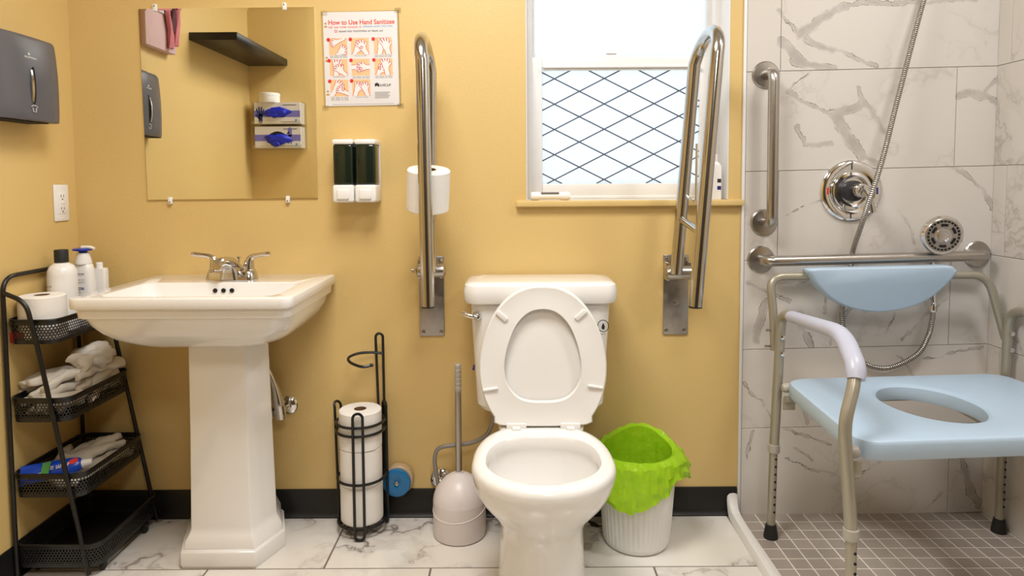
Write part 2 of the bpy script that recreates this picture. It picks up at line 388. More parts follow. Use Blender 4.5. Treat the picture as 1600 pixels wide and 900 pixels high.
def remesh(g, name, m, parent, voxel=.004, smooth=4, rough=0.0, rs=30):
    me = g.mesh(name, 0); o = bpy.data.objects.new('tmp', me); COL.objects.link(o)
    md = o.modifiers.new('r', 'REMESH'); md.mode = 'VOXEL'; md.voxel_size = voxel
    if smooth: ms = o.modifiers.new('s', 'SMOOTH'); ms.iterations = smooth; ms.factor = .5
    me2 = bpy.data.meshes.new_from_object(o.evaluated_get(bpy.context.evaluated_depsgraph_get())); bpy.data.objects.remove(o)
    if rough:
        for v in me2.vertices: v.co += Vector(noise.noise_vector(v.co*rs))*rough
    me2.name = name; me2.shade_smooth(); me2.materials.clear()
    return link(name, me2, m, parent)
WALL = Matrix(((1, 0, 0, 0), (0, 0, -1, 0), (0, 1, 0, 0), (0, 0, 0, 1)))     # local x,y,z -> world x,z,-y (faces the room from the back wall)
def onwall(x, y, z, rot=0): return Matrix.Translation((x, y, z)) @ WALL @ Matrix.Rotation(rot, 4, 'Z')
LWALL = Matrix(((0, 0, 1, 0), (1, 0, 0, 0), (0, 1, 0, 0), (0, 0, 0, 1)))      # local x->y, y->z, z->+x : faces the room from the left wall
def onleft(x, y, z, rot=0): return Matrix.Translation((x, y, z)) @ LWALL @ Matrix.Rotation(rot, 4, 'Z')
def onfront(x, y, z): return Matrix.Translation((x, y, z)) @ Matrix(((-1, 0, 0, 0), (0, 0, 1, 0), (0, 1, 0, 0), (0, 0, 0, 1)))

XL, XT, XR, YE, YB, ZC = -1.389, .737, 1.535, -1.47, -2.95, 2.44
WX0, WX1, WZ0, WZ1 = .046, .690, 1.032, 2.10
# ================================================================== SETTING
g = G(); g.box((XL-.1, 0, -.02), (WX0, .15, ZC)); g.box((WX1, 0, -.02), (XT, .15, ZC)); g.box((WX0, 0, -.02), (WX1, .15, WZ0-.018)); g.box((WX0, 0, WZ1), (WX1, .15, ZC))
struct(g.build('wall_back', 'yellow', None, 0))
struct(G().box((XL-.1, YB, -.02), (XL, 0, ZC)).build('wall_left', 'yellow', None, 0))
struct(G().box((XL, YE-.1, -.02), (-.96, YE, ZC)).build('wall_front', 'yellow', None, 0))
struct(G().box((-.96, YB, -.02), (-.90, YE, ZC)).build('wall_passage', 'yellow', None, 0))
struct(G().box((-.90, YB-.1, -.02), (XR, YB, ZC)).build('wall_rear', 'darkwall', None, 0))
struct(G().box((XL-.1, YB-.1, ZC), (XR+.1, .15, ZC+.05)).build('ceiling', 'ceil', None, 0))
g = G(); g.box((XL-.05, YB-.05, -.05), (.70, .1, -.0022)); g.box((.70, YB-.05, -.05), (XR+.05, -1.2, -.0022)); floor = struct(g.build('floor', 'grout_f', None, 0))
# marble floor tiles
def chamfer_tile(u0, u1, v0, v1, t, f, c=.0009):
    """tile slab in local (u,v,n); f maps to world"""
    g = G(); b = [(u0, v0), (u1, v0), (u1, v1), (u0, v1)]; q = [(u0+c, v0+c), (u1-c, v0+c), (u1-c, v1-c), (u0+c, v1-c)]
    vs = [f(x, y, 0) for x, y in b]+[f(x, y, t-c) for x, y in b]+[f(x, y, t) for x, y in q]
    fs = [(3, 2, 1, 0)]
    for k in (0, 4):
        for i in range(4): j = (i+1) % 4; fs.append((k+i, k+j, k+4+j, k+4+i))
    fs.append((8, 9, 10, 11)); return g.add(vs, fs)
XF = .697
rows = [(-.301, .0, -.540), (-.609, -.301, -.236), (-.917, -.609, -.540), (-1.225, -.917, -.236), (-1.533, -1.225, -.540)]
for (y0, y1, jx) in rows:
    x = jx
    while x > XL: x -= .632
    while x < XF:
        a, b = max(x, XL), min(x+.632, XF)
        if b-a > .02: chamfer_tile(a+.0028, b-.0028, y0+.0028, y1-.0028 if y1 < 0 else y1, .0026, lambda u, v, n: Vector((u, v, n-.0026))).build('floor_tile', 'marble_floor', floor, 0)
        x += .632
chp = G().prism([(0, 0), (.02, -.012), (.034, -.034), (.047, -.038), (.028, -.048), (.008, -.04)], Matrix.Translation((.237, -.036, -.0006)), .0012); chp.build('dark_patch', 'dkpatch', floor, 0)
# shower mosaic
sf = struct(G().box((XT-.03, -1.2, -.02), (XR, .0, -.0008)).build('floor_shower', 'grout_s', None, 0))
P = .0527; tm = None; count = 0
for j in range(17):
    for i in range(15):
        x0 = XT+.002+i*P; y1 = -.004-j*P
        if x0+P > XR+.004: continue
        if tm is None:
            tm = chamfer_tile(0, P-.0042, -(P-.0042), 0, .0038, lambda u, v, n: Vector((u, v, n)), .0005).mesh('mosaic_tile', 0)
        o = link('mosaic_tile', tm, 'shower_tile', sf); o.location = (x0, y1, -.0036); count += 1
# shower walls with tiles
SH = .018
ZR = [0.0, .286, .546, .835, 1.119, 1.432, 1.745, 2.058, 2.371]
ws = struct(G().box((XT, .0, -.02), (XR+.1, .15, ZC)).build('wall_shower', 'grout_w', None, 0))
rowmat = ['marble_F', 'marble_E', 'marble_D', 'marble_C', 'marble_B', 'marble_A', 'marble_wall', 'marble_wall']
def shz(x): return SH*(x-.74)
for k in range(8):
    jx = .848 if k % 2 == 1 else 1.405
    xs = [XT+.004, jx, XR]
    if k == 0: xs = [XT+.004, .855, 1.42, XR]
    for a, b in zip(xs[:-1], xs[1:]):
        z0, z1 = ZR[k]+(0.0 if k else -.012), ZR[k+1]
        f = lambda u, v, n: Vector((u, -n, v+shz(u)))
        chamfer_tile(a+.0009, b-.0009, z0+.0009, z1-.0009, .004, f, .0007).build('wall_tile', rowmat[k], ws, 0)
wr = struct(G().box((XR, YB, -.02), (XR+.1, .0, ZC)).build('wall_right', 'grout_w', None, 0))
for k in range(8):
    y = -.06 if k % 2 == 1 else -.36
    ys = [-.004]
    while y > -1.6: ys.append(y); y -= .6
    ys.append(-1.6)
    for a, b in zip(ys[:-1], ys[1:]):
        z0, z1 = ZR[k]+shz(XR)+(0 if k else -.014), ZR[k+1]+shz(XR)
        f = lambda u, v, n: Vector((XR-n, u, v))
        chamfer_tile(b+.0009, a-.0009, z0+.0009, z1-.0009, .004, f, .0007).build('wall_tile', 'marble_wall', wr, 0)
struct(G().box((XR-.004, YB, -.01), (XR, -1.602, ZC)).build('trim_2', 'yellow', None, 0))
struct(G().box((XT-.006, -.008, .0), (XT+.0035, .0, ZC), .002).build('trim_1', 'vinyl'))
# cove base
def cove(L0, L1, M):
    prof = [(0, 0), (.016, 0), (.0155, .004), (.010, .010), (.0065, .02), (.0055, .088), (.003, .092), (0, .092)]
    g = G(); vs = [M @ Vector((L0, -p[0], p[1])) for p in prof]+[M @ Vector((L1, -p[0], p[1])) for p in prof]; n = len(prof)
    g.add(vs, [tuple(range(n)), tuple(range(2*n-1, n-1, -1))]+[(i, (i+1) % n, n+(i+1) % n, n+i) for i in range(n)]); return g
struct(cove(XL, XT-.008, Matrix.Identity(4)).build('baseboard_back', 'base'))
struct(cove(0, 1.47, Matrix.Translation((XL, 0, 0)) @ Matrix.Rotation(PI/2, 4, 'Z') @ Matrix.Translation((-1.47, 0, 0))).build('baseboard_left', 'base'))
# shower threshold
path = [(.713, -.010, .064), (.713, -.016, .045), (.712, -.035, .022), (.711, -.075, .016), (.709, -.16, .014), (.705, -.35, .014), (.70, -.8, .014), (.70, -1.2, .014)]
rings = []
for p in cr(path, 5):
    up = .5 if p.z < .03 else .5
    rings.append([Vector((p.x+a, p.y+c*(1 if p.z > .018 else 0), max(.0, p.z+b))) for a, b, c in ((-.018, -.014, 0), (-.0175, .002, -.003), (-.012, .011, -.006), (0, .014, -.007), (.012, .011, -.006), (.0175, .002, -.003), (.018, -.014, 0))])
tag(G().loft(rings).build('shower_threshold', 'plastic'), 'long white rubber shower threshold strip curving up the black baseboard', 'threshold')

# ------------------------------------------------------------------ window
WY = .115
win = bpy.data.objects.new('window_1', None); COL.objects.link(win); win.location = (.37, WY, WZ0); win['kind'] = 'structure'; win['label'] = 'white sash window with frosted panes'
def frame(x0, x1, z0, z1, wl, wr_, wb_, wt, y0, y1, bev=.003):
    g = G(); g.box((x0, y0, z0), (x0+wl, y1, z1), bev); g.box((x1-wr_, y0, z0), (x1, y1, z1), bev)
    g.box((x0+wl, y0, z0), (x1-wr_, y1, z0+wb_), bev); g.box((x0+wl, y0, z1-wt), (x1-wr_, y1, z1), bev); return g
frame(WX0, WX1, WZ0, WZ1, .024, .024, .012, .03, .095, .15).build('window_frame', 'vinyl', win)
frame(.066, .670, 1.036, 1.500, .036, .046, .048, .034, .098, .126).build('lower_sash', 'vinyl', win)
g = G(); g.box((.104, .080, 1.462), (.622, .100, 1.470), .003); g.box((.104, .088, 1.455), (.622, .0985, 1.463), .002); g.build('sash_lift', 'vinyl', win)
frame(.066, .670, 1.486, 2.075, .012, .020, .022, .03, .127, .148).build('upper_sash', 'vinyl', win)
G().box((.098, .112, 1.08), (.628, .1155, 1.47)).build('pane', 'frost', win, 0)
G().box((.074, .136, 1.50), (.655, .139, 2.05)).build('pane', 'frost', win, 0)
g = G(); g.box((.30, .112, 1.5), (.365, .126, 1.512), .003); g.box((.315, .108, 1.512), (.35, .124, 1.518), .002); g.build('latch', 'vinyl', win)
G().box((WX0+.0005, .0, WZ0), (WX0+.003, .096, WZ1)).build('jamb_lining', 'vinyl', win, 0)
G().box((WX1-.003, .0, WZ0), (WX1-.0005, .096, WZ1)).build('jamb_lining', 'vinyl', win, 0)
struct(G().box((.013, -.022, 1.012), (.734, .095, 1.031), .003).build('window_sill', 'sillpaint'))
# diamond grille
gr = thing('security_grille', 'dark diamond lattice grille across the lower window pane', 'grille', (.36, .108, 1.08))
gx0, gx1, gz0, gz1, dx, dz = .1025, .6235, 1.0845, 1.4655, .1655, .0835
def clip(a, b):
    t0, t1 = 0.0, 1.0; d = (b[0]-a[0], b[1]-a[1])
    for p, q in ((-d[0], a[0]-gx0), (d[0], gx1-a[0]), (-d[1], a[1]-gz0), (d[1], gz1-a[1])):
        if p == 0:
            if q < 0: return None
        else:
            t = q/p
            if p < 0: t0 = max(t0, t)
            else: t1 = min(t1, t)
    if t1-t0 < .02: return None
    return (a[0]+d[0]*t0, a[1]+d[1]*t0), (a[0]+d[0]*t1, a[1]+d[1]*t1)
MT['bar'] = mat('blue_grey_steel_bar', srgb(86, 90, 106), .5, .2)
for sgn in (1, -1):
    for k in range(-9, 10):
        c = (.1430+k*dx, 1.4312) ; a = (c[0]-8*dx, c[1]-8*dz*sgn); b = (c[0]+8*dx, c[1]+8*dz*sgn)
        s = clip(a, b)
        if s:
            y = .1085 if sgn > 0 else .1065
            G().tube([(s[0][0], y, s[0][1]), (s[1][0], y, s[1][1])], .0022, 6).build('bar', 'bar', gr)
# ================================================================== MIRROR
MX0, MX1, MZ0, MZ1 = -1.160, -.617, 1.041, 1.641
mr = thing('wall_mirror', 'large rectangular wall mirror held by clips above the sink', 'mirror', (-.888, 0, MZ0))
o4 = [(MX0+.002, MZ0), (MX1, MZ0+.003), (MX1+.002, MZ1), (MX0-.004, MZ1-.003)]
bw = .017; i4 = [(MX0+bw, MZ0+bw*.5), (MX1-bw, MZ0+bw*.5), (MX1-bw, MZ1-bw*.5), (MX0+bw-.003, MZ1-bw*.5)]
vs = [(x, -.0005, z) for x, z in o4]+[(x, -.0058, z) for x, z in o4]+[(x, -.006, z) for x, z in i4]
fs = [(3, 2, 1, 0)]+[(i, (i+1) % 4, 4+(i+1) % 4, 4+i) for i in range(4)]+[(4+i, 4+(i+1) % 4, 8+(i+1) % 4, 8+i) for i in range(4)]+[(8, 9, 10, 11)]
G().add(vs, fs).build('mirror_glass', 'mirror', mr, 0)
for (x, z, s) in ((-1.112, MZ1-.003, 1), (-.707, MZ1-.001, 1), (-1.086, MZ0, -1), (-.712, MZ0+.002, -1)):
    c = link('mirror_clip', G().box((x-.006, -.011, min(z-s*.008, z+s*.014)), (x+.006, -.0005, max(z-s*.008, z+s*.014)), .002).mesh('mirror_clip'), 'plastic', mr)
    link('screw', G().lathe([(.0025, 0), (.0025, .0015), (.001, .002)], (x, -.011, z+s*.008), '-Y', 10).mesh('screw'), 'steel', c)
# ================================================================== POSTER
po = thing('hand_sanitizer_poster', 'laminated hand sanitizer instruction sheet taped beside the mirror', 'poster', (-.472, 0, 1.35))
PM = onwall(-.4715, -.0012, 1.4795, .012)
def pl(g, poly, h): return g.prism(poly, PM @ Matrix.Translation((0, 0, h)), .00012)
def rect(x0, y0, x1, y1): return [(x0, y0), (x1, y0), (x1, y1), (x0, y1)]
pl(G(), rect(-.123, -.150, .123, .150), 0).build('laminate', 'clear', po, 0)
pl(G(), rect(-.1165, -.145, .1165, .147), .0003).build('sheet', 'sheet', po, 0)
text('heading', 'How to Use Hand Sanitizee', .0205, PM @ Matrix.Translation((-.1005, .108, .0006)), 'ink_orange', po, bold=.00035, sx=.905)
scribble('subtitle', .104, .0048, PM @ Matrix.Translation((-.1, .0975, .0006)), 'ink_orange', po, 2, (4, 4, 6, 9, 2))
scribble('subtitle', .094, .0048, PM @ Matrix.Translation((.008, .0985, .0006)), 'ink_sky', po, 3, (10, 6, 5, 5))
scribble('note', .140, .0050, PM @ Matrix.Translation((-.068, .0845, .0006)), 'ink_black', po, 4, (8, 5, 14, 3, 7, 4))
def ringp(cx, cy, r0, r1, h, m, nm='mark'):
    g = G(); n = 18; vs = [PM @ Vector((cx+r*math.cos(2*PI*i/n), cy+r*math.sin(2*PI*i/n), h)) for r in (r0, r1) for i in range(n)]
    g.add(vs, [(i, (i+1) % n, n+(i+1) % n, n+i) for i in range(n)]); return g.build(nm, m, po, 0)
ringp(-.077, .088, .0028, .0046, .0006, 'ink_red')
def capsule(ax, ay, bx, by, r):
    a = math.atan2(by-ay, bx-ax); return [(ax+r*math.cos(a+PI/2+PI*i/5), ay+r*math.sin(a+PI/2+PI*i/5)) for i in range(6)]+[(bx+r*math.cos(a-PI/2+PI*i/5), by+r*math.sin(a-PI/2+PI*i/5)) for i in range(6)]
def hand(cx, cy, ang, sc, arm=.022):
    out = []; T = lambda x, y: (cx+sc*(x*math.cos(ang)-y*math.sin(ang)), cy+sc*(x*math.sin(ang)+y*math.cos(ang)))
    def cap(x0, y0, x1, y1, r): a = T(x0, y0); b = T(x1, y1); out.append((a[0], a[1], b[0], b[1], r*sc))
    cap(0, -arm, 0, -.004, .0055); cap(0, -.003, 0, .004, .0075)
    for k, (dx_, ln) in enumerate(((-.006, .013), (-.002, .016), (.002, .0155), (.006, .012))): cap(dx_, .004, dx_*1.6, .004+ln*.8, .0018)
    cap(.006, -.002, .013, .004, .002); return out
cells = [(-.1, .066), (-.031, .066), (.041, .066), (-.1, .001), (-.031, .001), (.041, .001), (-.1, -.063), (-.031, -.063)]
caps = [2, 1, 2, 1, 2, 2, 3, 1]
hands = [[(.008, -.014, -.7, 1, .02), (-.006, .012, 2.0, .8, .03)], [(-.006, -.006, -.5, 1.1, .02), (.006, -.002, .55, 1.1, .02)], [(-.004, 0, -.25, 1.2, .02), (.008, 0, .3, 1.2, .02)], [(-.005, .002, -.1, 1.2, .02), (.004, -.008, .8, 1, .02)], [(-.008, 0, -1.57, 1, .02), (.008, 0, 1.57, 1, .02)], [(.006, .004, .15, 1.1, .03), (-.009, -.01, -.5, .9, .014)], [(-.006, .002, -.6, 1.1, .022), (.008, -.008, 1.1, .9, .02)], [(-.01, -.002, -.35, 1, .02), (.01, -.002, .35, 1, .02)]]
for (x, y), cp, hs in zip(cells, caps, hands):
    w_, h_ = .057, .052
    pn = pl(G(), rect(x, y-h_, x+w_, y), .00045).build('panel', 'peach', po, 0)
    for r0 in (rect(x, y-h_, x+w_, y-h_+.0006), rect(x, y-.0006, x+w_, y), rect(x, y-h_, x+.0006, y), rect(x+w_-.0006, y-h_, x+w_, y)): pass
    go = G(); gi = G(); gm = G()
    for (hx, hy, an, sc, arm) in hs:
        hd = hand(x+w_/2+hx*1.2, y-h_/2+hy*1.1, an, sc*1.15, arm)
        for ci, c in enumerate(hd):
            cl = lambda P_: [(min(max(px_, x), x+w_), min(max(py_, y-h_), y)) for px_, py_ in P_]
            pl(go, cl(capsule(c[0], c[1], c[2], c[3], c[4]+.0016)), .00058+ci*.00002+.0003*(hx > 0)); pl(gi, cl(capsule(c[0], c[1], c[2], c[3], c[4])), .00075+ci*.00002+.0003*(hx > 0))
    go.build('hand_outline', 'ink_pink', pn, 0); gi.build('hand_drawing', 'white', pn, 0)
    pl(gm, [(x-.001+.0055*math.cos(2*PI*i/14), y-.004+.0055*math.sin(2*PI*i/14)) for i in range(14)], .0016); gm.build('number_badge', 'ink_red', pn, 0)
    scribble('caption', .054 if cp > 1 else .038, .0024, PM @ Matrix.Translation((x+(.002 if cp > 1 else .010), y-h_-.0048, .0006)), 'ink_grey', pn, int(x*900)+int(y*700), (4, 6, 3, 5), cp)
for (i, k) in ((1, .004), (4, 0), (5, -.012), (6, .012)):
    x, y = cells[i]; ringp(x+.0285+k, y-.03, .003, .0048, .0017, 'ink_red')
scribble('emblem_text', .036, .0078, PM @ Matrix.Translation((.0565, -.086, .0006)), 'ink_black', po, 9, (5,))
g = G()
for (a, b) in ((.043, -.081), (.0475, -.079), (.052, -.082)): pl(g, [(a+.003*math.cos(2*PI*i/10), b+.0055*math.sin(2*PI*i/10)) for i in range(10)], .0006)
g.build('emblem', 'ink_black', po, 0)
g = G()
for k in range(6): pl(g, rect(.040, -.1045-k*.0036, .088-(k % 3)*.003, -.1032-k*.0036), .0006)
pl(g, rect(-.094, -.1405, .1, -.1398), .0006); g.build('small_print', 'ink_grey', po, 0)
for hz in (.108, .002, -.103):
    for (dz_, m_) in ((.004, 'tan'), (-.006, 'tan')):
        G().prism([(-.1085+.0038*math.cos(2*PI*i/12)*(1 if dz_ > 0 else 1.4), hz+dz_+.0032*math.sin(2*PI*i/12)) for i in range(12)], PM @ Matrix.Translation((0, 0, .0006)), .0001).build('punch_hole', m_, po, 0)
for (x, z) in ((-.112, .144), (.119, .149), (-.118, -.15), (.12, -.148)):
    G().prism(rect(x-.010, z-.008, x+.010, z+.008), PM @ Matrix.Translation((0, 0, .0008)), .00015).build('tape', 'clear', po, 0)
# ================================================================== SOAP DISPENSER
sd_ = thing('soap_dispenser', 'double wall soap dispenser with dark green tanks under the poster', 'soap dispenser', (-.4815, 0, 1.03))
sc = -.4815
G().box((sc-.066, -.012, 1.032), (sc+.066, 0, 1.222), .004).build('back_plate', 'plastic', sd_)
for s in (-1, 1):
    x0, x1 = (sc-.0665, sc-.0015) if s < 0 else (sc+.0015, sc+.0665)
    G().box((x0, -.088, 1.208), (x1, -.008, 1.224), .006).build('cap', 'plastic', sd_)
    G().box((x0+.002, -.086, 1.083), (x1-.002, -.010, 1.210), .009, None, 3).build('tank', 'greentint', sd_)
    b = G().box((x0, -.090, 1.031), (x1, -.008, 1.085), .007, None, 3).build('pump_housing', 'plastic', sd_)
    G().box((x0+.014, -.096, 1.04), (x1-.014, -.088, 1.072), .004, None, 3).build('push_button', 'plastic', b)
# ================================================================== FOLD-UP GRAB BARS
def fold_bar(label, px, near, rear, top_z, piv, tilt, wire, group):
    t = thing('fold_up_grab_bar', label, 'grab bar', (px, 0, .60), group)
    G().box((px-.040, -.006, .597), (px+.040, 0, .856), .003).build('wall_plate', 'plate', t)
    for (x, z) in ((-.029, .61), (.029, .61), (-.029, .842), (.029, .842), (0, .70)):
        G().lathe([(.007, 0), (.0065, .002), (.003, .0025), (.0028, .0012)], (px+x, -.006, z), '-Y', 14).build('screw', 'steel', t)
    zp = piv[1]
    g = G(); g.box((px-.04, -.05, zp-.028), (px-.030, -.004, zp+.03), .003); g.box((px+.030, -.05, zp-.028), (px+.040, -.004, zp+.03), .003); g.build('hinge_bracket', 'polsteel', t)
    g = G(); g.lathe([(.012, -.046), (.021, -.040), (.022, -.034), (.022, .034), (.021, .040), (.012, .046)], (piv[0], -.072, zp), 'X', 20); g.build('pivot_barrel', 'steel', t)
    G().lathe([(.007, 0), (.007, .006), (.002, .008)], (px-.046, -.072, zp), '-X', 12).build('pivot_bolt', 'steel', t)
    r = .0188
    nb, nt_ = near; rb, rt_ = rear
    y1, y0 = -.285, -.095; pts = [Vector((rb[0], y0, zp)), Vector((rt_[0], y0, top_z-.095))]
    for i in range(1, 12):
        a = PI*i/12; mx = (rt_[0]+nt_[0])/2; pts.append(Vector((rt_[0]+(nt_[0]-rt_[0])*(i/12)+tilt*.05*math.sin(a), (y0+y1)/2+(y0-y1)/2*math.cos(a), top_z-.095+.077*math.sin(a))))
    pts += [Vector((nt_[0], y1, top_z-.095)), Vector((nb[0], y1, nb[1]))]
    G().tube(pts, r, 20, True).build('u_bar', 'polsteel', t)
    G().lathe([(.0186, 0), (.0186, .004), (.012, .005)], (nb[0], y1, nb[1]), '-Z', 20).build('end_cap', 'rubber', t)
    # brace between the two rails
    zz = .975; fr = (zz-zp)/(top_z-.095-zp)
    xa = rb[0]+(rt_[0]-rb[0])*fr; xb = nb[0]+(nt_[0]-nb[0])*(zz-.03-nb[1])/(top_z-.095-nb[1])
    G().tube([(xa, y0, zz), (xb, y1, zz-.03)], .011, 14).build('cross_brace', 'polsteel', t)
    G().tube(fil(wire, .008), .0035, 10).build('paper_holder', 'chrome', t)
    return t
fold_bar('polished fold-up grab bar carrying a toilet roll, left of the toilet', -.259, ((-.236, .746), (-.243, 1.42)), ((-.252, .8), (-.243, 1.42)), 1.517, (-.252, .818), -.2,
         [(-.249, -.098, 1.018), (-.249, -.165, 1.002), (-.247, -.176, 1.02), (-.240, -.208, 1.175)], 'fold-up grab bars beside the toilet')
fold_bar('empty polished fold-up grab bar beside the window, right of the toilet', .524, ((.511, .741), (.563, 1.42)), ((.503, .8), (.552, 1.42)), 1.532, (.518, .806), .3,
         [(.521, -.098, 1.055), (.536, -.15, 1.03), (.545, -.155, 1.032), (.547, -.15, 1.20)], 'fold-up grab bars beside the toilet')
def roll(name, label, c, R, H, rh=.02, tilt=None, group=None, cat='toilet roll'):
    t = thing(name, label, cat, c, group)
    M = (tilt or Matrix.Identity(4))
    g = G(); g.lathe([(rh, 0), (R-.003, 0), (R, .003), (R*1.004, H*.5), (R, H-.003), (R-.003, H), (rh, H), (rh, 0)], (0, 0, 0), 'Z', 40, None, False)
    a = g.build('paper', 'paper', None); a.parent = t
    g = G(); g.lathe([(rh+.0003, .0005), (rh+.0003, H+.0003), (rh-.0012, H+.0003), (rh-.0012, .0005)], (0, 0, 0), 'Z', 28, None, False)
    b = g.build('cardboard_core', 'card', None); b.parent = t
    g = G(); pr = [(R+.0012, .004), (R+.0022, .006), (R+.0022, H-.006), (R+.0012, H-.004)]   # loose end of the sheet
    vs = []; n = 9
    for i in range(n):
        an = -2.0+i*.10
        for z in (.002, H-.002): vs.append((( R+.0006+.0012*(i/(n-1))**2)*math.cos(an), (R+.0006+.0012*(i/(n-1))**2)*math.sin(an), z))
    c2 = G().add(vs, [(2*i, 2*i+2, 2*i+3, 2*i+1) for i in range(n-1)]).build('loose_sheet', 'paper', None, 60); c2.parent = t
    t.matrix_world = Matrix.Translation(c) @ M
    return t
roll('toilet_roll', 'toilet roll hanging on the left grab bar', (-.247, -.1755, 1.012), .062, .120, .021, Matrix.Rotation(.24, 4, 'X') @ Matrix.Rotation(.07, 4, 'Y'))
# ================================================================== SINK
sk = thing('pedestal_sink', 'white porcelain pedestal sink below the mirror', 'sink', (-.84, -.2, 0))
cx = -.850
ring = [rrect(cx+.01, -.20, .115, .09, .05, .636), rrect(cx+.01, -.205, .15, .115, .06, .643), rrect(cx+.003, -.21, .182, .14, .08, .650), rrect(cx, -.212, .212, .162, .09, .661), rrect(cx, -.215, .236, .182, .08, .678), rrect(cx, -.218, .253, .197, .07, .698), rrect(cx, -.22, .264, .207, .055, .72), rrect(cx, -.2235, .270, .213, .045, .745),
        rrect(cx, -.2245, .276, .219, .03, .747), rrect(cx, -.2245, .278, .2205, .03, .769), rrect(cx, -.2285, .285, .2265, .028, .7725), rrect(cx, -.2285, .287, .2285, .028, .778), rrect(cx, -.2285, .287, .2285, .028, .795), rrect(cx, -.2285, .2855, .227, .027, .799), rrect(cx, -.2285, .282, .2235, .025, .8005),
        rrect(cx+.004, -.302, .232, .122, .035, .8005), rrect(cx+.004, -.302, .229, .119, .034, .7985), rrect(cx+.004, -.302, .222, .114, .04, .775), rrect(cx+.004, -.302, .205, .106, .05, .735), rrect(cx+.004, -.30, .17, .09, .055, .70), rrect(cx+.004, -.29, .10, .05, .04, .682), rrect(cx+.004, -.285, .02, .02, .012, .678)]
basin = G().loft(ring).build('basin', 'porc', sk, 30)
for i in (-1, 0, 1):
    h = G().lathe([(.0065, 0), (.0065, .003), (.005, .0034)], (cx+.004+i*.0245, -.1905, .779), '-Y', 18, Matrix.Rotation(.2, 4, 'X')).build('overflow_hole', 'hole', basin)
def octo(cxx, hf, yf, hs, ys, yb, z): return [Vector((cxx+x, y, z)) for x, y in ((-hf, yf), (hf, yf), (hs, ys), (hs-.048, yb), (-hs+.048, yb), (-hs, ys))]
pc = -.838
prs = [(.0, .104, -.298, .149, -.17), (.012, .107, -.303, .152, -.172), (.048, .1065, -.3025, .1515, -.172), (.054, .099, -.293, .1435, -.17), (.074, .0975, -.291, .1415, -.17), (.090, .090, -.283, .133, -.17), (.100, .0865, -.278, .128, -.17), (.11, .0855, -.277, .1265, -.17), (.38, .082, -.270, .121, -.172), (.64, .080, -.266, .1165, -.175)]
g = G(); g.loft([octo(pc, a, b, c, d-.012, -.055, z) for z, a, b, c, d in prs])
bm = bmesh.new(); me = g.mesh('pedestal', 0); bm.from_mesh(me)
ed = [e for e in bm.edges if abs((e.verts[0].co-e.verts[1].co).normalized().z) > .8 or (e.calc_face_angle(0) > .9 and e.verts[0].co.z > .01)]
bmesh.ops.bevel(bm, geom=ed, offset=.0035, segments=2, profile=.5, affect='EDGES'); bm.to_mesh(me); bm.free(); me.shade_smooth(); me.set_sharp_from_angle(angle=math.radians(40))
link('pedestal', me, 'porc', sk)
# faucet
fx, fy, fz = -.855, -.105, .8008
fa = thing('faucet', 'chrome two-handle faucet on the sink deck', 'faucet', (fx, fy, fz))
g = G(); g.loft([rrect(fx, fy, .078, .029, .027, fz, 8), rrect(fx, fy, .0775, .0285, .027, fz+.004, 8), rrect(fx, fy, .073, .0245, .024, fz+.021, 8), rrect(fx, fy, .069, .021, .02, fz+.025, 8)]); g.build('base', 'nickel', fa)
for s in (-1, 1):
    hx = fx+s*.051
    p = cr([(hx, fy, fz+.022), (hx, fy, fz+.04), (hx+s*.003, fy, fz+.056), (hx+s*.012, fy-.001, fz+.067), (hx+s*.030, fy-.003, fz+.0725), (hx+s*.052, fy-.005, fz+.075), (hx+s*.068, fy-.006, fz+.0775)], 4)
    def rad(t):
        K = [(0, .0185), (.2, .0155), (.35, .0125), (.5, .0085), (.7, .0062), (.9, .0075), (1, .0055)]
        for (a, b), (c, d) in zip(K, K[1:]):
            if t <= c: return b+(d-b)*(t-a)/(c-a)
        return K[-1][1]
    g = G(); g.tube(p, rad, 18); hd = g.build('handle', 'nickel', fa)
    G().lathe([(.021, 0), (.0205, .004), (.018, .006)], (hx, fy, fz+.0235), 'Z', 20).build('collar', 'nickel', hd)
secs = []
for (y, z, hw, h) in ((fy+.024, fz+.022, .030, .006), (fy+.012, fz+.034, .027, .016), (fy-.012, fz+.046, .0235, .022), (fy-.045, fz+.055, .019, .0185), (fy-.078, fz+.0595, .0165, .0145), (fy-.098, fz+.057, .0155, .013), (fy-.108, fz+.050, .0125, .010)):
    secs.append([Vector((fx+hw*math.cos(a), y, z+h*math.sin(a))) for a in [2*PI*i/20 for i in range(20)]])
G().loft(secs).build('spout', 'nickel', fa)
secs = []
for (z, hw, y0, y1) in ((fz+.0005, .031, fy-.034, fy+.02), (fz+.02, .027, fy-.033, fy+.015), (fz+.038, .020, fy-.033, fy+.008), (fz+.05, .012, fy-.036, fy+.0)):
    secs.append(rrect(fx, (y0+y1)/2, hw, (y1-y0)/2, min(hw, (y1-y0)/2)*.6, z, 5))
G().loft(secs).build('spout_body', 'nickel', fa)
G().lathe([(.0105, 0), (.011, .002), (.011, .012), (.009, .016)], (fx, fy-.096, fz+.037), 'Z', 18).build('aerator', 'chrome', fa)
G().lathe([(.0028, 0), (.0028, .036), (.006, .038), (.0075, .042), (.005, .044)], (fx+.006, fy+.038, fz+.02), 'Z', 14).build('lift_rod', 'nickel', fa)
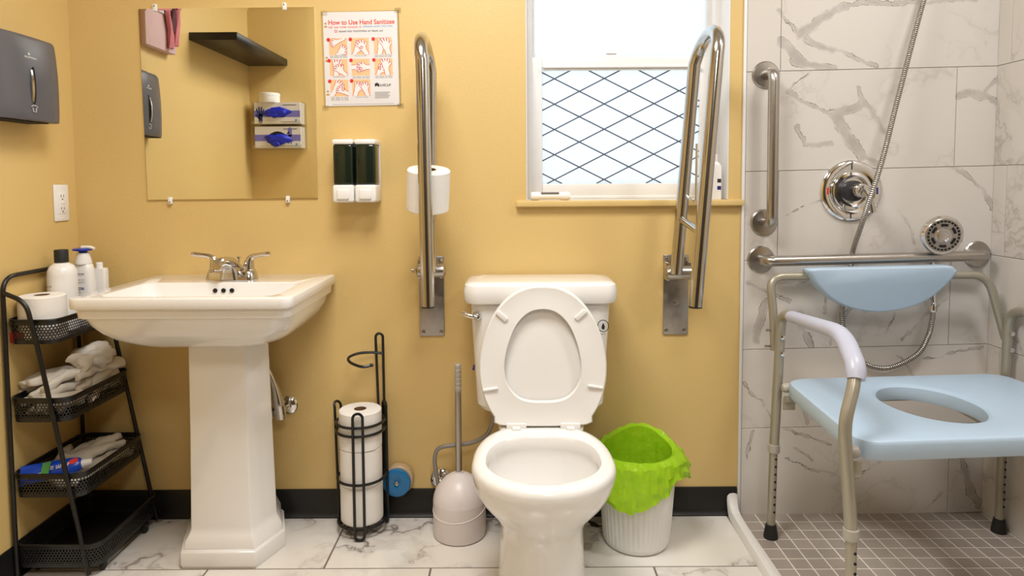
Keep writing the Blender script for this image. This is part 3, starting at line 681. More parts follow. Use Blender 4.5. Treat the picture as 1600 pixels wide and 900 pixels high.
# sink stop valve and drain arm
dv = thing('sink_shutoff_valve', 'chrome shutoff valve with pipe on the wall behind the pedestal', 'valve', (-.735, 0, .36))
G().lathe([(.030, 0), (.030, .003), (.024, .009), (.012, .012)], (-.728, 0, .372), '-Y', 26).build('escutcheon', 'chrome', dv)
g = G(); g.tube([(-.728, -.01, .372), (-.735, -.05, .372)], .008, 12); g.build('stub_pipe', 'nickel', dv)
g = G(); g.tube(cr([(-.79, -.06, .545), (-.768, -.062, .50), (-.750, -.064, .455), (-.740, -.064, .41), (-.735, -.062, .365), (-.734, -.06, .345)], 5), lambda t: .009+.0085*max(0, min(1, (t-.35)/.3))-.010*max(0, (t-.88)/.12)**2, 16); g.build('tailpiece', 'nickel', dv)
g = G(); g.box((-.79, -.075, .35), (-.755, -.045, .385), .006); g.build('valve_body', 'nickel', dv)
# ================================================================== TOILET
TX = .079
to = thing('toilet', 'white round-front toilet with its seat and lid raised', 'toilet', (TX, -.4, 0))
def egg(cxx, hw, yr, yf, ym, z, n=56, pr=2.5, pf=2.0):
    out = []
    for i in range(n):
        a = 2*PI*i/n; c, s = math.cos(a), math.sin(a); p = pr if s > 0 else pf; ln = (yr-ym) if s > 0 else (ym-yf)
        out.append(Vector((cxx+hw*math.copysign(abs(c)**(2/p), c), ym+ln*math.copysign(abs(s)**(2/p), s), z)))
    return out
cxs = lambda y: TX-.004
rg = [(.0, .120, -.14, -.60, -.40), (.012, .121, -.14, -.602, -.40), (.03, .117, -.14, -.592, -.40), (.10, .1115, -.14, -.58, -.41), (.19, .1075, -.14, -.575, -.43), (.228, .113, -.15, -.586, -.44), (.262, .132, -.18, -.615, -.46), (.30, .154, -.22, -.653, -.49), (.335, .168, -.25, -.683, -.51), (.365, .1755, -.27, -.699, -.52), (.388, .178, -.275, -.704, -.525), (.398, .1755, -.278, -.701, -.525), (.4045, .169, -.283, -.694, -.525), (.406, .160, -.29, -.684, -.525),
      (.406, .148, -.357, -.662, -.52), (.403, .143, -.362, -.657, -.52), (.395, .1405, -.365, -.654, -.52), (.375, .139, -.367, -.652, -.52), (.368, .143, -.365, -.656, -.52), (.345, .142, -.365, -.652, -.52), (.29, .122, -.372, -.62, -.51), (.245, .095, -.385, -.585, -.50), (.215, .065, -.40, -.55, -.49), (.205, .02, -.45, -.50, -.475)]
bowl = G().loft([egg(TX-.005, a, b, c, d, z) for z, a, b, c, d in rg]).build('bowl', 'porc', to, 40)
W_ = NT('toilet_water'); W_.set(color=W_.mix(W_.noise(W_.pos(), 4).outputs[0], (.55, .56, .54, 1), (.62, .62, .60, 1)), rough=.02); MT['water'] = W_.m
G().loft([egg(TX-.005, .088, -.388, -.575, -.50, .236), egg(TX-.005, .0885, -.388, -.5755, -.50, .2365)]).build('water', 'water', bowl)
g = G(); g.loft([rrect(TX, -.165, .095, .135, .03, .20), rrect(TX, -.165, .105, .145, .03, .30), rrect(TX, -.17, .118, .152, .035, .385), rrect(TX, -.17, .120, .154, .035, .4), rrect(TX, -.17, .116, .150, .032, .4052)]); g.build('tank_shelf', 'porc', to)
def tankring(hw, yb, yf, z, r=.04, bulge=.012):
    out = rrect(TX+.003, (yb+yf)/2, hw, (yb-yf)/2, r, z, 6)
    for p in out:
        if p.y < (yb+yf)/2: p.y -= bulge*(1-((p.x-TX-.003)/hw)**2)
    return out
g = G(); g.loft([tankring(.155, -.03, -.185, .4065, .05), tankring(.178, -.022, -.195, .414, .05), tankring(.189, -.02, -.2, .43, .045), tankring(.196, -.02, -.203, .55, .042), tankring(.206, -.02, -.207, .735, .04)]); tank = g.build('tank', 'porc', to, 30)
g = G(); g.loft([tankring(.214, -.016, -.212, .7355, .04), tankring(.222, -.012, -.220, .739, .042), tankring(.2255, -.01, -.224, .752, .043), tankring(.2255, -.01, -.224, .777, .043), tankring(.222, -.012, -.220, .790, .043), tankring(.212, -.018, -.211, .7965, .04), tankring(.18, -.04, -.19, .799, .04)]); g.build('tank_lid', 'porc', to, 30)
g = G(); g.lathe([(.014, 0), (.014, .004), (.010, .012), (.006, .016)], (TX-.182, -.206, .702), '-Y', 18); hn = g.build('flush_handle', 'chrome', to)
G().tube(cr([(TX-.182, -.222, .702), (TX-.195, -.226, .704), (TX-.21, -.222, .707), (TX-.222, -.214, .710)], 4), lambda t: .006+.003*t, 12).build('lever', 'chrome', hn)
# water label on the tank
TMf = Matrix.Translation((TX+.184, -.2148, .672)) @ WALL @ Matrix.Rotation(-.20, 4, 'Y')
g = G(); n = 28
vs = [TMf @ Vector((r*math.cos(2*PI*i/n), r*1.1*math.sin(2*PI*i/n), .0003)) for r in (.0145, .0165) for i in range(n)]; g.add(vs, [(i, (i+1) % n, n+(i+1) % n, n+i) for i in range(n)]); lb = g.build('water_label', 'ink_black', tank, 0)
G().prism([(.0065*math.sin(t)*math.sin(t/2)**1.2, .010*math.cos(t)-.001) for t in [2*PI*i/18 for i in range(18)]], TMf, .0004).build('water_drop', 'ink_black', tank, 0)
scribble('label_text', .012, .005, TMf @ Matrix.Translation((-.006, -.026, .0003)), 'ink_grey', tank, 3, (3,))
G().box((TX-.200, -.16, .528), (TX-.1945, -.12, .534)).build('sticker', 'ink_blue', tank, 0)
# seat and lid, raised
OUT = [(0, 712), (95, 698), (185, 640), (255, 550), (300, 440), (321, 330), (317, 220), (290, 120), (245, 40), (205, 0)]
INN = [(0, 587), (70, 570), (130, 510), (170, 420), (192, 320), (188, 240), (165, 185), (120, 140), (60, 122), (0, 120)]
def closed_curve(half, n, k=.000556):
    pts = [Vector((x, v, 0)) for x, v in half]
    full = pts+[Vector((-p.x, p.y, 0)) for p in reversed(pts) if p.x > 1]
    s = cr(full, 8, True); L = [0]
    for a, b in zip(s, s[1:]+s[:1]): L.append(L[-1]+(b-a).length)
    out = []
    for i in range(n):
        t = L[-1]*i/n; j = max(q for q in range(len(s)) if L[q] <= t+1e-9); a, b = s[j], s[(j+1) % len(s)]
        out.append((a+(b-a)*((t-L[j])/max(1e-9, L[j+1]-L[j])))*k)
    return out
NS = 72; oc = closed_curve(OUT, NS); ic = closed_curve(INN, NS)
# re-index the inner curve by angle so that the ring is not twisted
def SP(u, v, n): # seat plane: u across, v up, n towards the camera
    return Vector((TX+.005+u, -.286+v*.095-n, .412+v*.985))
def scaled(c, f, cv=.18): return [Vector((p.x*f, cv+(p.y-cv)*f, 0)) for p in c]
lid_rings = [[SP(p.x, p.y, n) for p in scaled(oc, f)] for f, n in ((.93, -.012), (.965, -.010), (.97, 0), (.95, .004), (.90, .005))]
G().loft(lid_rings).build('lid', 'plastic', to)
R_ = []
for (src, f, n) in ((oc, .985, .008), (oc, 1.0, .011), (oc, 1.0, .018), (oc, .99, .024), (oc, .972, .027), (oc, .955, .0262), ('m', .5, .0248), (ic, 1.035, .0262), (ic, 1.015, .0265), (ic, 1.0, .022), (ic, 1.0, .010)):
    if src == 'm': R_.append([SP((a.x+b.x)/2, (a.y+b.y)/2, n) for a, b in zip(oc, ic)])
    else: R_.append([SP(p.x, p.y, n) for p in scaled(src, f, .18)])
seat = G().loft(R_+[R_[0]], False, False).build('seat_ring', 'plastic', to, 50)
for (u, v, a) in ((-.114, .309, -.75), (.107, .311, .75), (-.147, .104, .17), (.146, .109, -.17)):
    M = Matrix.Translation(SP(u, v, .026)) @ WALL @ Matrix.Rotation(a, 4, 'Z'); hl = .019 if v > .2 else .022; hh = .0075 if v > .2 else .0042
    G().box((-hl, -hh, -.002), (hl, hh, .006), .0035, M, 3).build('bumper', 'plastic', seat)
for s in (-1, 1):
    x = TX+.005+s*.075
    g = G(); g.box((x-.028, -.318, .402), (x+.028, -.288, .421), .004); hg = g.build('hinge', 'plastic', to)
    G().box((x-.012, -.330, .404), (x+.012, -.300, .413), .004).build('hinge_cap', 'plastic', hg)
# supply line
sv = thing('toilet_supply_valve', 'chrome wall valve with grey hose feeding the toilet tank', 'valve', (-.236, 0, .12))
G().lathe([(.034, 0), (.034, .003), (.026, .010), (.013, .013)], (-.236, -.0062, .128), '-Y', 28).build('escutcheon', 'chrome', sv)
G().tube([(-.236, -.015, .128), (-.238, -.055, .124)], .008, 12).build('stub_pipe', 'chrome', sv)
g = G(); g.lathe([(.010, 0), (.012, .004), (.012, .03), (.008, .034)], (-.238, -.06, .092), 'Z', 16); g.box((-.248, -.072, .085), (-.228, -.048, .100), .004); g.build('stop_valve', 'chrome', sv)
G().tube(cr([(-.238, -.06, .125), (-.245, -.062, .17), (-.249, -.064, .22), (-.235, -.066, .252), (-.19, -.068, .262), (-.13, -.072, .272), (-.085, -.08, .30), (-.065, -.09, .345), (-.062, -.095, .4065)], 6), .0065, 12, uv=True).build('supply_hose', 'braid', sv)
G().lathe([(.013, 0), (.013, .02), (.010, .022)], (-.062, -.095, .385), 'Z', 12).build('hose_nut', 'plastic', sv)
# ================================================================== BLUE CAP
bc = thing('pipe_clean_out_cap', 'round blue cap with a centre screw on the wall beside the roll stand', 'pipe cap', (-.375, 0, .128))
G().lathe([(.048, 0), (.048, .022), (.043, .026), (.02, .026)], (-.372, -.0063, .132), '-Y', 36).build('pipe_end', 'beige', bc)
G().lathe([(.045, 0), (.0455, .008), (.0435, .012), (.04, .0135), (.012, .0128), (.01, .0115)], (-.3755, -.0325, .128), '-Y', 40).build('blue_disc', 'blue', bc)
G().lathe([(.007, 0), (.007, .003), (.004, .005)], (-.3755, -.044, .128), '-Y', 14).build('screw', 'steel', bc)
# ================================================================== TOILET ROLL STAND
SX, SY_ = -.478, -.082; RR = .0735
st = thing('toilet_roll_stand', 'black wire toilet roll stand on the floor', 'roll holder', (SX, SY_, 0))
wr_ = .0044
def hoop(z, r=RR): return circ((SX, SY_, z), r, 40)
for z in (.034, .173, .350, .3235): G().tube(hoop(z), wr_, 8, closed=True).build('hoop', 'black', st)
g = G()
for a in (0, PI/3, 2*PI/3):
    g.tube([(SX+RR*math.cos(a), SY_+RR*math.sin(a), .033), (SX-RR*math.cos(a), SY_-RR*math.sin(a), .033)], .003, 8)
g.build('base_bars', 'black', st)
def uloop(ang, sp, z0, z1, nm, rr=RR+.006, flare=0.0):
    # closed wire loop standing on the cylinder, wide sp, from z0 to z1
    t = Vector((-math.sin(ang), math.cos(ang), 0)); o = Vector((SX+rr*math.cos(ang), SY_+rr*math.sin(ang), 0))
    pts = []
    for i in range(9): a = PI*i/8; pts.append(o+t*(sp*math.cos(a))+Vector((0, 0, z1-sp+sp*math.sin(a))))
    for i in range(9): a = PI+PI*i/8; pts.append(o+t*(sp*math.cos(a))+Vector((0, 0, z0+sp+sp*math.sin(a))))
    od = Vector((math.cos(ang), math.sin(ang), 0))
    for q in pts: q += od*flare*max(0, (q.z-z1+.05)/.05)**1.5
    G().tube(pts, wr_, 8, closed=True).build(nm, 'black', st)
uloop(-PI/2+.12, .0145, .0036, .397, 'wire_leg')
uloop(PI-.45, .0145, .0036, .397, 'wire_leg', RR+.006, .016)
uloop(.55, .0145, .0036, .3975, 'wire_leg')
# tall hanger
hxp = SX+.053; hy = SY_+.05
p = [(hxp-.0005, hy, .034)]+[(hxp-.0005, hy, .2), (hxp-.0005, hy, .60)]
pts = [Vector((hxp+.013, hy, .034)), Vector((hxp+.012, hy, .60))]
for i in range(1, 8): a = PI*i/8; pts.append(Vector((hxp+.0005+.0115*math.cos(a), hy, .60+.0125*math.sin(a))))
pts += [Vector((hxp-.011, hy, .60)), Vector((hxp-.006, hy, .38)), Vector((hxp-.006, hy, .034))]
G().tube(pts, wr_, 8).build('tall_post', 'black', st)
G().tube(cr([(hxp+.012, hy, .548), (hxp-.02, hy-.006, .553), (hxp-.06, hy-.02, .554), (hxp-.086, hy-.045, .548), (hxp-.075, hy-.075, .540), (hxp-.035, hy-.10, .533), (hxp-.008, hy-.095, .535)], 6), wr_, 8).build('roll_arm', 'black', st)
G().lathe([(.002, -.006), (.005, -.004), (.006, 0), (.005, .004), (.002, .006)], (hxp-.006, hy-.094, .536), 'X', 12).build('arm_tip', 'black', st)
for k, nm in enumerate(('bottom', 'middle', 'top')):
    roll('toilet_roll', nm+' toilet roll of the stack in the black wire stand', (SX, SY_, .0375+k*.1165), .0655-.001*(k == 1), .1160, .019, Matrix.Rotation(.3*k, 4, 'Z'), 'toilet rolls in the wire stand')
# ================================================================== TOILET BRUSH
bx, by = -.168, -.115
br = thing('toilet_brush', 'toilet brush with steel handle in a pale bell-shaped holder', 'toilet brush', (bx, by, 0))
hb = G().lathe([(.074, 0), (.0795, .004), (.0815, .012), (.0815, .112)], (bx, by, 0), 'Z', 48).build('holder', 'pinkwhite', br)
prof = [(.0815, .112), (.0795, .126), (.0735, .143), (.063, .160), (.049, .175), (.034, .186), (.020, .192), (.0125, .195), (.012, .199)]
G().lathe(prof, (bx, by, 0), 'Z', 48).build('dome_cover', 'pinkwhite', br)
g = G(); n = 48
g.tube([(bx+.0818*math.cos(2*PI*i/n), by+.0818*math.sin(2*PI*i/n), .090+.017*math.sin(2*PI*i/n)+.007*math.cos(2*PI*i/n)) for i in range(n)], .0013, 6, closed=True); g.build('seam', 'plastic', br)
hd = G().tube([(bx-.001, by, .195), (bx-.001, by, .455)], .0098, 18).build('handle', 'steel', br)
g = G(); prof = [(.0098, 0)]
for i in range(5): prof += [(.0104, .002+i*.0135), (.0104, .0125+i*.0135), (.0094, .0138+i*.0135)]
prof += [(.0104, .072), (.0104, .080), (.007, .084)]
g.lathe(prof, (bx-.001, by, .452), 'Z', 18); g.build('ribbed_grip', 'collar', br)
# ================================================================== BIN AND LINER
wx, wy = .372, -.160
bn = thing('waste_bin', 'ribbed white plastic waste bin beside the toilet', 'bin', (wx, wy, 0))
H = .285; rings = []; n = 176
for (z, r, d) in ((0, .088, 0), (.004, .0945, 0), (.016, .100, 0), (.02, .1005, .0022), (.05, .103, .0024), (.24, .1175, .0024), (.262, .1185, .0022), (.265, .1195, 0), (.283, .121, 0), (.286, .119, 0), (.283, .116, 0), (.26, .1145, 0), (.02, .097, 0), (.012, .05, 0)):
    rings.append([Vector((wx+(r-d*(i % 4 == 0))*math.cos(2*PI*i/n), wy+(r-d*(i % 4 == 0))*math.sin(2*PI*i/n), z)) for i in range(n)])
G().loft(rings).build('bin_body', 'plastic', bn, 60)
n = 96; rings = []
def wob(a, k, amp): return amp*noise.noise(Vector((math.cos(a)*k, math.sin(a)*k, k*3.1)))
def ang_drop(a):   # how far the outer fold hangs, by direction (0 = +x, -pi/2 = to the camera)
    K = [(-PI, .10), (-2.5, .125), (-2.0, .145), (-1.55, .125), (-1.2, .105), (-.95, .09), (-.75, .055), (-.35, .07), (0, .095), (.5, .06), (1.0, .03), (1.57, .02), (2.2, .04), (2.8, .08), (PI, .10)]
    for (x0, y0), (x1, y1) in zip(K, K[1:]):
        if a <= x1: return y0+(y1-y0)*(a-x0)/(x1-x0)
    return .05
for (kind, t) in [('in', .02), ('in', .06), ('in', .11), ('in', .16), ('in', .20), ('in', .24), ('in', .268), ('in', .284), ('rim', 0), ('out', .12), ('out', .3), ('out', .5), ('out', .7), ('out', .88), ('out', 1.0)]:
    r_ = []
    for i in range(n):
        a = -PI+2*PI*i/n
        lift = .034*math.exp(-((a-1.25)/.75)**2)
        if kind == 'in': rr = .092+.019*(t/.284)-.003; rr += wob(a, 3+t*6, .008)*(1-t/.30)-.002; z = t+lift*(t/.284)**4
        elif kind == 'rim': rr = .1185+wob(a, 5, .004); z = .2895+wob(a, 6, .006)+lift
        else:
            bul = .024*math.exp(-((a+.05)/.55)**2)+.005
            rr = .1235+bul*math.sin(min(1, t*1.3)*PI*.6)+wob(a, 4+t*2, .006)*t+.003*t+.004; z = .287-ang_drop(a)*t+wob(a, 7, .008)*t+lift*(1-t*.6)
        cz = noise.noise(Vector((a*8.0, t*7, 1.7 if kind == 'in' else 4.2)))*(.010 if kind == 'out' and t < 2 else .004 if kind == 'in' and t > .06 else 0)
        rr += cz if kind == 'out' else -abs(cz)
        r_.append(Vector((wx+rr*math.cos(a), wy+rr*math.sin(a), z)))
    rings.append(r_)
tag(G().loft(rings, True, False).build('bin_liner', 'liner', None, 22), 'lime green plastic liner bag folded over the white bin', 'bag')
# ================================================================== SILL ITEMS
hs = thing('hand_sanitizer_bottle', 'slim white bottle standing at the right end of the window sill', 'bottle', (.655, .03, 1.031))
G().loft([rrect(.655, .03, .021, .013, .008, z, 4) for z in (1.0312, 1.033, 1.135)]+[rrect(.655, .03, .015, .01, .007, 1.147, 4), rrect(.655, .03, .008, .008, .006, 1.152, 4)]).build('bottle_body', 'plastic', hs)
G().lathe([(.009, 0), (.009, .022), (.006, .024)], (.655, .03, 1.152), 'Z', 16).build('cap', 'plastic', hs)
for (z, m_) in ((1.085, 'ink_black'), (1.062, 'ink_blue')): G().box((.660, .0164, z), (.672, .0172, z+.012)).build('label_mark', m_, hs, 0)
tb = thing('white_tube', 'small white cylindrical device lying on the left of the window sill', 'device', (.12, .02, 1.031))
G().lathe([(.0115, 0), (.0135, .003), (.0135, .024), (.0115, .026), (.0115, .094), (.013, .097), (.0135, .12), (.010, .126)], (.062, .03, 1.0447), 'X', 24).build('tube_body', 'plastic', tb)
G().box((.094, .017, 1.0515), (.152, .043, 1.0572), .002).build('grey_panel', 'ink_grey', tb)
# ================================================================== SHOWER FITTINGS
def flange(x, z, parent, y=-.0042):
    return G().lathe([(.043, 0), (.043, .003), (.039, .007), (.024, .0085), (.019, .009)], (x, y, z), '-Y', 36).build('wall_flange', 'steel', parent)
gv = thing('vertical_grab_bar', 'vertical brushed steel grab bar on the marble shower wall', 'grab bar', (.8, 0, .95))
flange(.801, 1.422, gv); flange(.803, .957, gv)
G().tube(fil([(.801, -.006, 1.422), (.803, -.068, 1.422), (.805, -.068, .957), (.803, -.006, .957)], .04, 8), .0165, 20).build('bar', 'steel', gv)
gh = thing('horizontal_grab_bar', 'horizontal brushed steel grab bar behind the commode chair', 'grab bar', (1.14, 0, .84))
flange(.795, .839, gh); flange(1.486, .851, gh)
G().tube(fil([(.795, -.006, .839), (.796, -.062, .839), (1.478, -.062, .853), (1.486, -.006, .851)], .04, 8), .0165, 20).build('bar', 'steel', gh)
vx, vz = 1.078, 1.056
sh = thing('shower_valve', 'round chrome shower mixer valve with lever handle', 'shower valve', (vx, 0, vz))
G().lathe([(.098, 0), (.097, .006), (.091, .011), (.086, .012), (.068, .0125), (.064, .010), (.060, .010), (.058, .015), (.050, .017), (.042, .012), (.038, .012)], (vx, -.0042, vz), '-Y', 48).build('escutcheon', 'chrome', sh)
G().lathe([(.034, 0), (.032, .018), (.026, .020)], (vx, -.015, vz), '-Y', 28).build('valve_sleeve', 'dgrey', sh)
G().lathe([(.022, 0), (.023, .012), (.021, .04), (.016, .048), (.006, .050)], (vx+.004, -.035, vz+.002), '-Y', 24).build('handle_hub', 'nickel', sh)
G().tube(cr([(vx+.006, -.07, vz+.006), (vx+.014, -.078, vz-.008), (vx+.022, -.082, vz-.028), (vx+.028, -.082, vz-.05), (vx+.031, -.080, vz-.062)], 5), lambda t: .018-.004*math.sin(t*PI)-.003*t, 16, flat=.7).build('lever', 'nickel', sh)
for (x, m_) in ((-.078, 'ink_red'), (.078, 'ink_blue')): G().box((vx+x-.003, -.0172, vz-.011), (vx+x+.003, -.0160, vz+.011), .0008).build('temperature_mark', m_, sh)
for z in (.077, -.077): G().box((vx-.006, -.0178, vz+z-.010), (vx-.002, -.0150, vz+z+.010), .001).build('groove_mark', 'dgrey', sh)
hh_ = thing('hand_shower', 'round chrome hand shower head resting in its bracket above the grab bar', 'shower head', (1.318, -.06, .92))
hM = Matrix.Rotation(-.12, 4, 'Z') @ Matrix.Rotation(.10, 4, 'X')
hc = (1.315, -.085, .922)
G().lathe([(.030, -.022), (.046, -.018), (.057, -.004), (.0605, .008), (.0605, .016), (.0565, .021), (.052, .0205)], hc, '-Y', 40, hM).build('head_body', 'chrome', hh_)
fc = G().lathe([(.0525, .0195), (.051, .0225), (.02, .0235), (.002, .0235)], hc, '-Y', 40, hM).build('spray_face', 'steel', hh_)
HM = Matrix.Translation(hc) @ hM @ Matrix.Rotation(PI/2, 4, 'X')
def sector(r0, r1, a0, a1, n=5): return [(r0*math.cos(a0+(a1-a0)*i/n), r0*math.sin(a0+(a1-a0)*i/n)) for i in range(n+1)]+[(r1*math.cos(a1-(a1-a0)*i/n), r1*math.sin(a1-(a1-a0)*i/n)) for i in range(n+1)]
for i in range(26):
    a = 2*PI*i/26; G().prism(sector(.041, .047, a, a+.165, 2), HM @ Matrix.Translation((0, 0, .0215)), .0024).build('nozzle', 'hole', fc, 0)
for i in range(6):
    a = 2*PI*i/6+.2; G().prism(sector(.0285, .037, a, a+.62, 5), HM @ Matrix.Translation((0, 0, .0215)), .0024).build('nozzle_slot', 'hole', fc, 0)
G().lathe([(.024, .023), (.022, .0255), (.015, .0262), (.0145, .0252), (.009, .0256), (.003, .026)], hc, '-Y', 30, hM).build('centre_dial', 'nickel', hh_)
G().tube(cr([(1.320, -.066, .918), (1.324, -.036, .89), (1.328, -.023, .85), (1.331, -.022, .80), (1.333, -.026, .74), (1.333, -.032, .70)], 5), lambda t: .0115, 16).build('handle', 'chrome', hh_)
G().box((1.315, -.038, .755), (1.349, -.0042, .795), .005).build('wall_bracket', 'chrome', hh_)
G().lathe([(.0115, 0), (.012, .004), (.012, .026), (.010, .03)], (1.333, -.034, .672), 'Z', 16).build('hose_nut', 'chrome', hh_)
ho = thing('shower_hose', 'flexible metal shower hose hanging down the marble wall', 'hose', (1.2, -.03, .49))
hp = [(1.375, -.030, 2.0), (1.349, -.036, 1.92), (1.258, -.060, 1.634), (1.172, -.092, 1.345), (1.115, -.120, 1.16), (1.078, -.127, 1.045), (1.070, -.092, .955), (1.079, -.026, .868), (1.076, -.022, .82), (1.056, -.024, .72), (1.050, -.024, .66), (1.066, -.024, .575), (1.110, -.024, .513), (1.196, -.024, .488), (1.288, -.026, .530), (1.322, -.030, .59), (1.332, -.033, .645), (1.333, -.034, .674)]
G().tube(cr(hp, 9), .0078, 12, uv=True).build('hose', 'hose', ho)
G().lathe([(.011, 0), (.011, .03), (.014, .032), (.014, .06)], (1.375, -.030, 1.99), 'Z', 14).build('hose_connector', 'chrome', ho)
G().tube([(1.375, -.03, 2.03), (1.375, -.0042, 2.04)], .012, 12).build('wall_outlet', 'chrome', ho)
# ================================================================== COMMODE CHAIR
ch = thing('commode_chair', 'pale blue commode shower chair with champagne metal frame in the shower', 'commode chair', (1.14, -.4, 0))
tr = .0142
rl = [Vector((.797, -.150, .0)), Vector((.803, -.158, .64))]
LA = fil([(.790, -.150, .27), (.803, -.158, .695), (.796, -.56, .722), (.781, -.645, .655), (.744, -.672, .560), (.742, -.673, .52), (.764, -.668, .30)], .05, 8)
RA = fil([(1.502, -.125, .27), (1.504, -.130, .695), (1.508, -.53, .725), (1.510, -.62, .66), (1.512, -.64, .535), (1.512, -.635, .30)], .055, 8)
for nm, pts, ext_r, ext_f in (('l', LA, (.786, -.149), (.768, -.668)), ('r', RA, (1.502, -.124), (1.512, -.634))):
    fr = G().tube(pts, tr, 18).build('side_frame', 'tube', ch)
    for (x, y), e, zc in ((ext_r, pts[0], .29), (ext_f, pts[-1], .30)):
        G().tube([(x, y, .022), (e.x, e.y, zc+.02)], .0122, 16).build('leg_extension', 'tube', ch)
        G().lathe([(.017, 0), (.0175, .004), (.0175, .024), (.016, .026)], (e.x, e.y, zc-.022), 'Z', 20).build('leg_collar', 'collar', ch)
        G().lathe([(.021, 0), (.0215, .005), (.017, .034), (.0155, .042), (.0125, .043)], (x, y, .0), 'Z', 22).build('rubber_foot', 'rubber', ch)
        for k in range(8):
            zz = .085+k*.0235; q = (zz-.022)/(zc-.002); xx = x+(e.x-x)*q; yy = y+(e.y-y)*q
            G().lathe([(.0034, 0), (.0034, .0018), (.002, .002)], (xx+.0035, yy-.0112, zz), '-Y', 10).build('adjustment_hole', 'hole', ch)
# back frame
BF = fil([(.796, -.128, .575), (.793, -.120, .70), (.786, -.100, .797), (1.462, -.092, .797), (1.516, -.103, .60)], .055, 8)
# keep the lower ends alongside the side frames
G().tube(BF, .0125, 16).build('back_frame', 'tube', ch)
for x, y in ((.800, -.1735), (1.503, -.1455)):
    for z in (.575, .625):
        G().lathe([(.0075, 0), (.007, .003), (.003, .004)], (x+.002, y+.001, z), '-Y', 14).build('bolt', 'chrome', ch)
for (x, z) in ((.780, .637), (.776, .588)): G().tube([(x+.006, -.128, z), (x-.010, -.128, z)], .0035, 8).build('thumb_bolt', 'steel', ch)
# arm pads
def pad(pts, nm):
    P_ = fil(pts, .05, 8); return G().tube(P_, lambda t: .0225 if .04 < t < .97 else .0195, 18, flat=.85).build(nm, 'lilac', ch)
pad([(.8015, -.235, .700), (.7965, -.545, .721), (.783, -.634, .668), (.776, -.650, .640)], 'arm_pad')
pad([(1.5055, -.21, .7005), (1.5075, -.515, .7235), (1.509, -.605, .682), (1.510, -.622, .645)], 'arm_pad')
# backrest: half-moon moulding
prof = []; x0, x1, zt, zb, cxm = .893, 1.338, .823, .686, 1.118
top = [(x0-.004, zt-.006), (x0+.010, zt+.001), (x0+.1, zt+.003), (cxm, zt+.005), (x1-.1, zt+.007), (x1-.022, zt+.008), (x1-.002, zt-.001)]
low = [(1.342, .808), (1.309, .762), (1.26, .720), (1.191, .694), (1.1125, .686), (1.034, .699), (.975, .726), (.926, .766), (.899, .800)]
oc2 = [Vector((p.x, p.y, 0)) for p in cr([Vector((a, b, 0)) for a, b in top+low], 5, True)]
cc = Vector((cxm, .765, 0)); rings = []
for f, y in ((.90, -.072), (.97, -.076), (1.0, -.086), (1.0, -.112), (.985, -.121), (.955, -.1255), (.93, -.1265)):
    rings.append([Vector((cc.x+(p.x-cc.x)*f, y-(.012*(p.y-.76)/.06), cc.y+(p.y-cc.y)*f)) for p in oc2])
G().loft(rings).build('backrest', 'seatblue', ch, 50)
# seat with opening
Q = [Vector((.806, -.176, 0)), Vector((1.488, -.128, 0)), Vector((1.494, -.620, 0)), Vector((.779, -.668, 0))]
def quad_round(r, ins, z, n=9):
    c = sum(Q, Vector())/4; pts = [q+(c-q).normalized()*ins*1.35 for q in Q]
    out = []
    for i, p in enumerate(pts):
        a = (pts[i-1]-p).normalized(); b = (pts[(i+1) % 4]-p).normalized(); s = p+a*r; e = p+b*r
        for j in range(n): t = j/(n-1); w = s*(1-t)**2+p*2*t*(1-t)+e*t*t; out.append(Vector((w.x, w.y, z)))
    # resample to 72 points, starting near angle 0
    L = [0]
    for a, b in zip(out, out[1:]+out[:1]): L.append(L[-1]+(b-a).length)
    return out
HC = Vector((1.110, -.385, 0))
def by_angle(poly, n=96):
    res = []
    for i in range(n):
        a = 2*PI*i/n; d = Vector((math.cos(a), math.sin(a), 0)); best = None
        for p, q in zip(poly, poly[1:]+poly[:1]):
            e = q-p; den = d.x*e.y-d.y*e.x
            if abs(den) < 1e-12: continue
            t = ((p.x-HC.x)*e.y-(p.y-HC.y)*e.x)/den; s = ((p.x-HC.x)*d.y-(p.y-HC.y)*d.x)/den
            if t > 0 and -1e-6 <= s <= 1+1e-6: best = t if best is None else max(best, t)
        res.append(Vector((HC.x+d.x*best, HC.y+d.y*best, poly[0].z)))
    return res
def hole(f, z, n=96): return [Vector((HC.x+.118*f*math.cos(2*PI*i/n), HC.y+.150*f*math.sin(2*PI*i/n), z)) for i in range(n)]
rings = [hole(1.03, .454), by_angle(quad_round(.05, .02, .454)), by_angle(quad_round(.055, .004, .456)), by_angle(quad_round(.06, 0, .463)), by_angle(quad_round(.06, 0, .491)), by_angle(quad_round(.06, .002, .4985)), by_angle(quad_round(.06, .006, .5012)), by_angle(quad_round(.06, .012, .502)), hole(1.12, .500), hole(1.05, .4975), hole(1.0, .492), hole(.985, .466), hole(1.03, .454)]
G().loft(rings, False, False).build('seat', 'seatblue', ch, 40)
# underframe: cross tubes and brackets
G().tube([(.799, -.205, .447), (1.502, -.165, .447)], .011, 14).build('cross_tube', 'tube', ch)
for (a, b) in (((.797, -.20, .445), (.835, -.21, .395)), ((.757, -.655, .445), (.80, -.63, .40))):
    g = G(); M = Matrix.Translation(a); g.box((-.002, -.003, -.030), (.034, .003, .008), .002, M); g.build('seat_bracket', 'tube', ch)
for (x, y, z) in ((.80, -.18, .475), (.757, -.655, .475)): G().lathe([(.010, 0), (.014, .006), (.014, .022), (.010, .026)], (x, y, z), 'X', 16).build('seat_pin', 'collar', ch)
G().tube([(.95, -.19, .445), (1.0, -.59, .445)], .012, 12).build('seat_rail', 'tube', ch)
G().tube([(1.27, -.17, .445), (1.25, -.57, .445)], .012, 12).build('seat_rail', 'tube', ch)
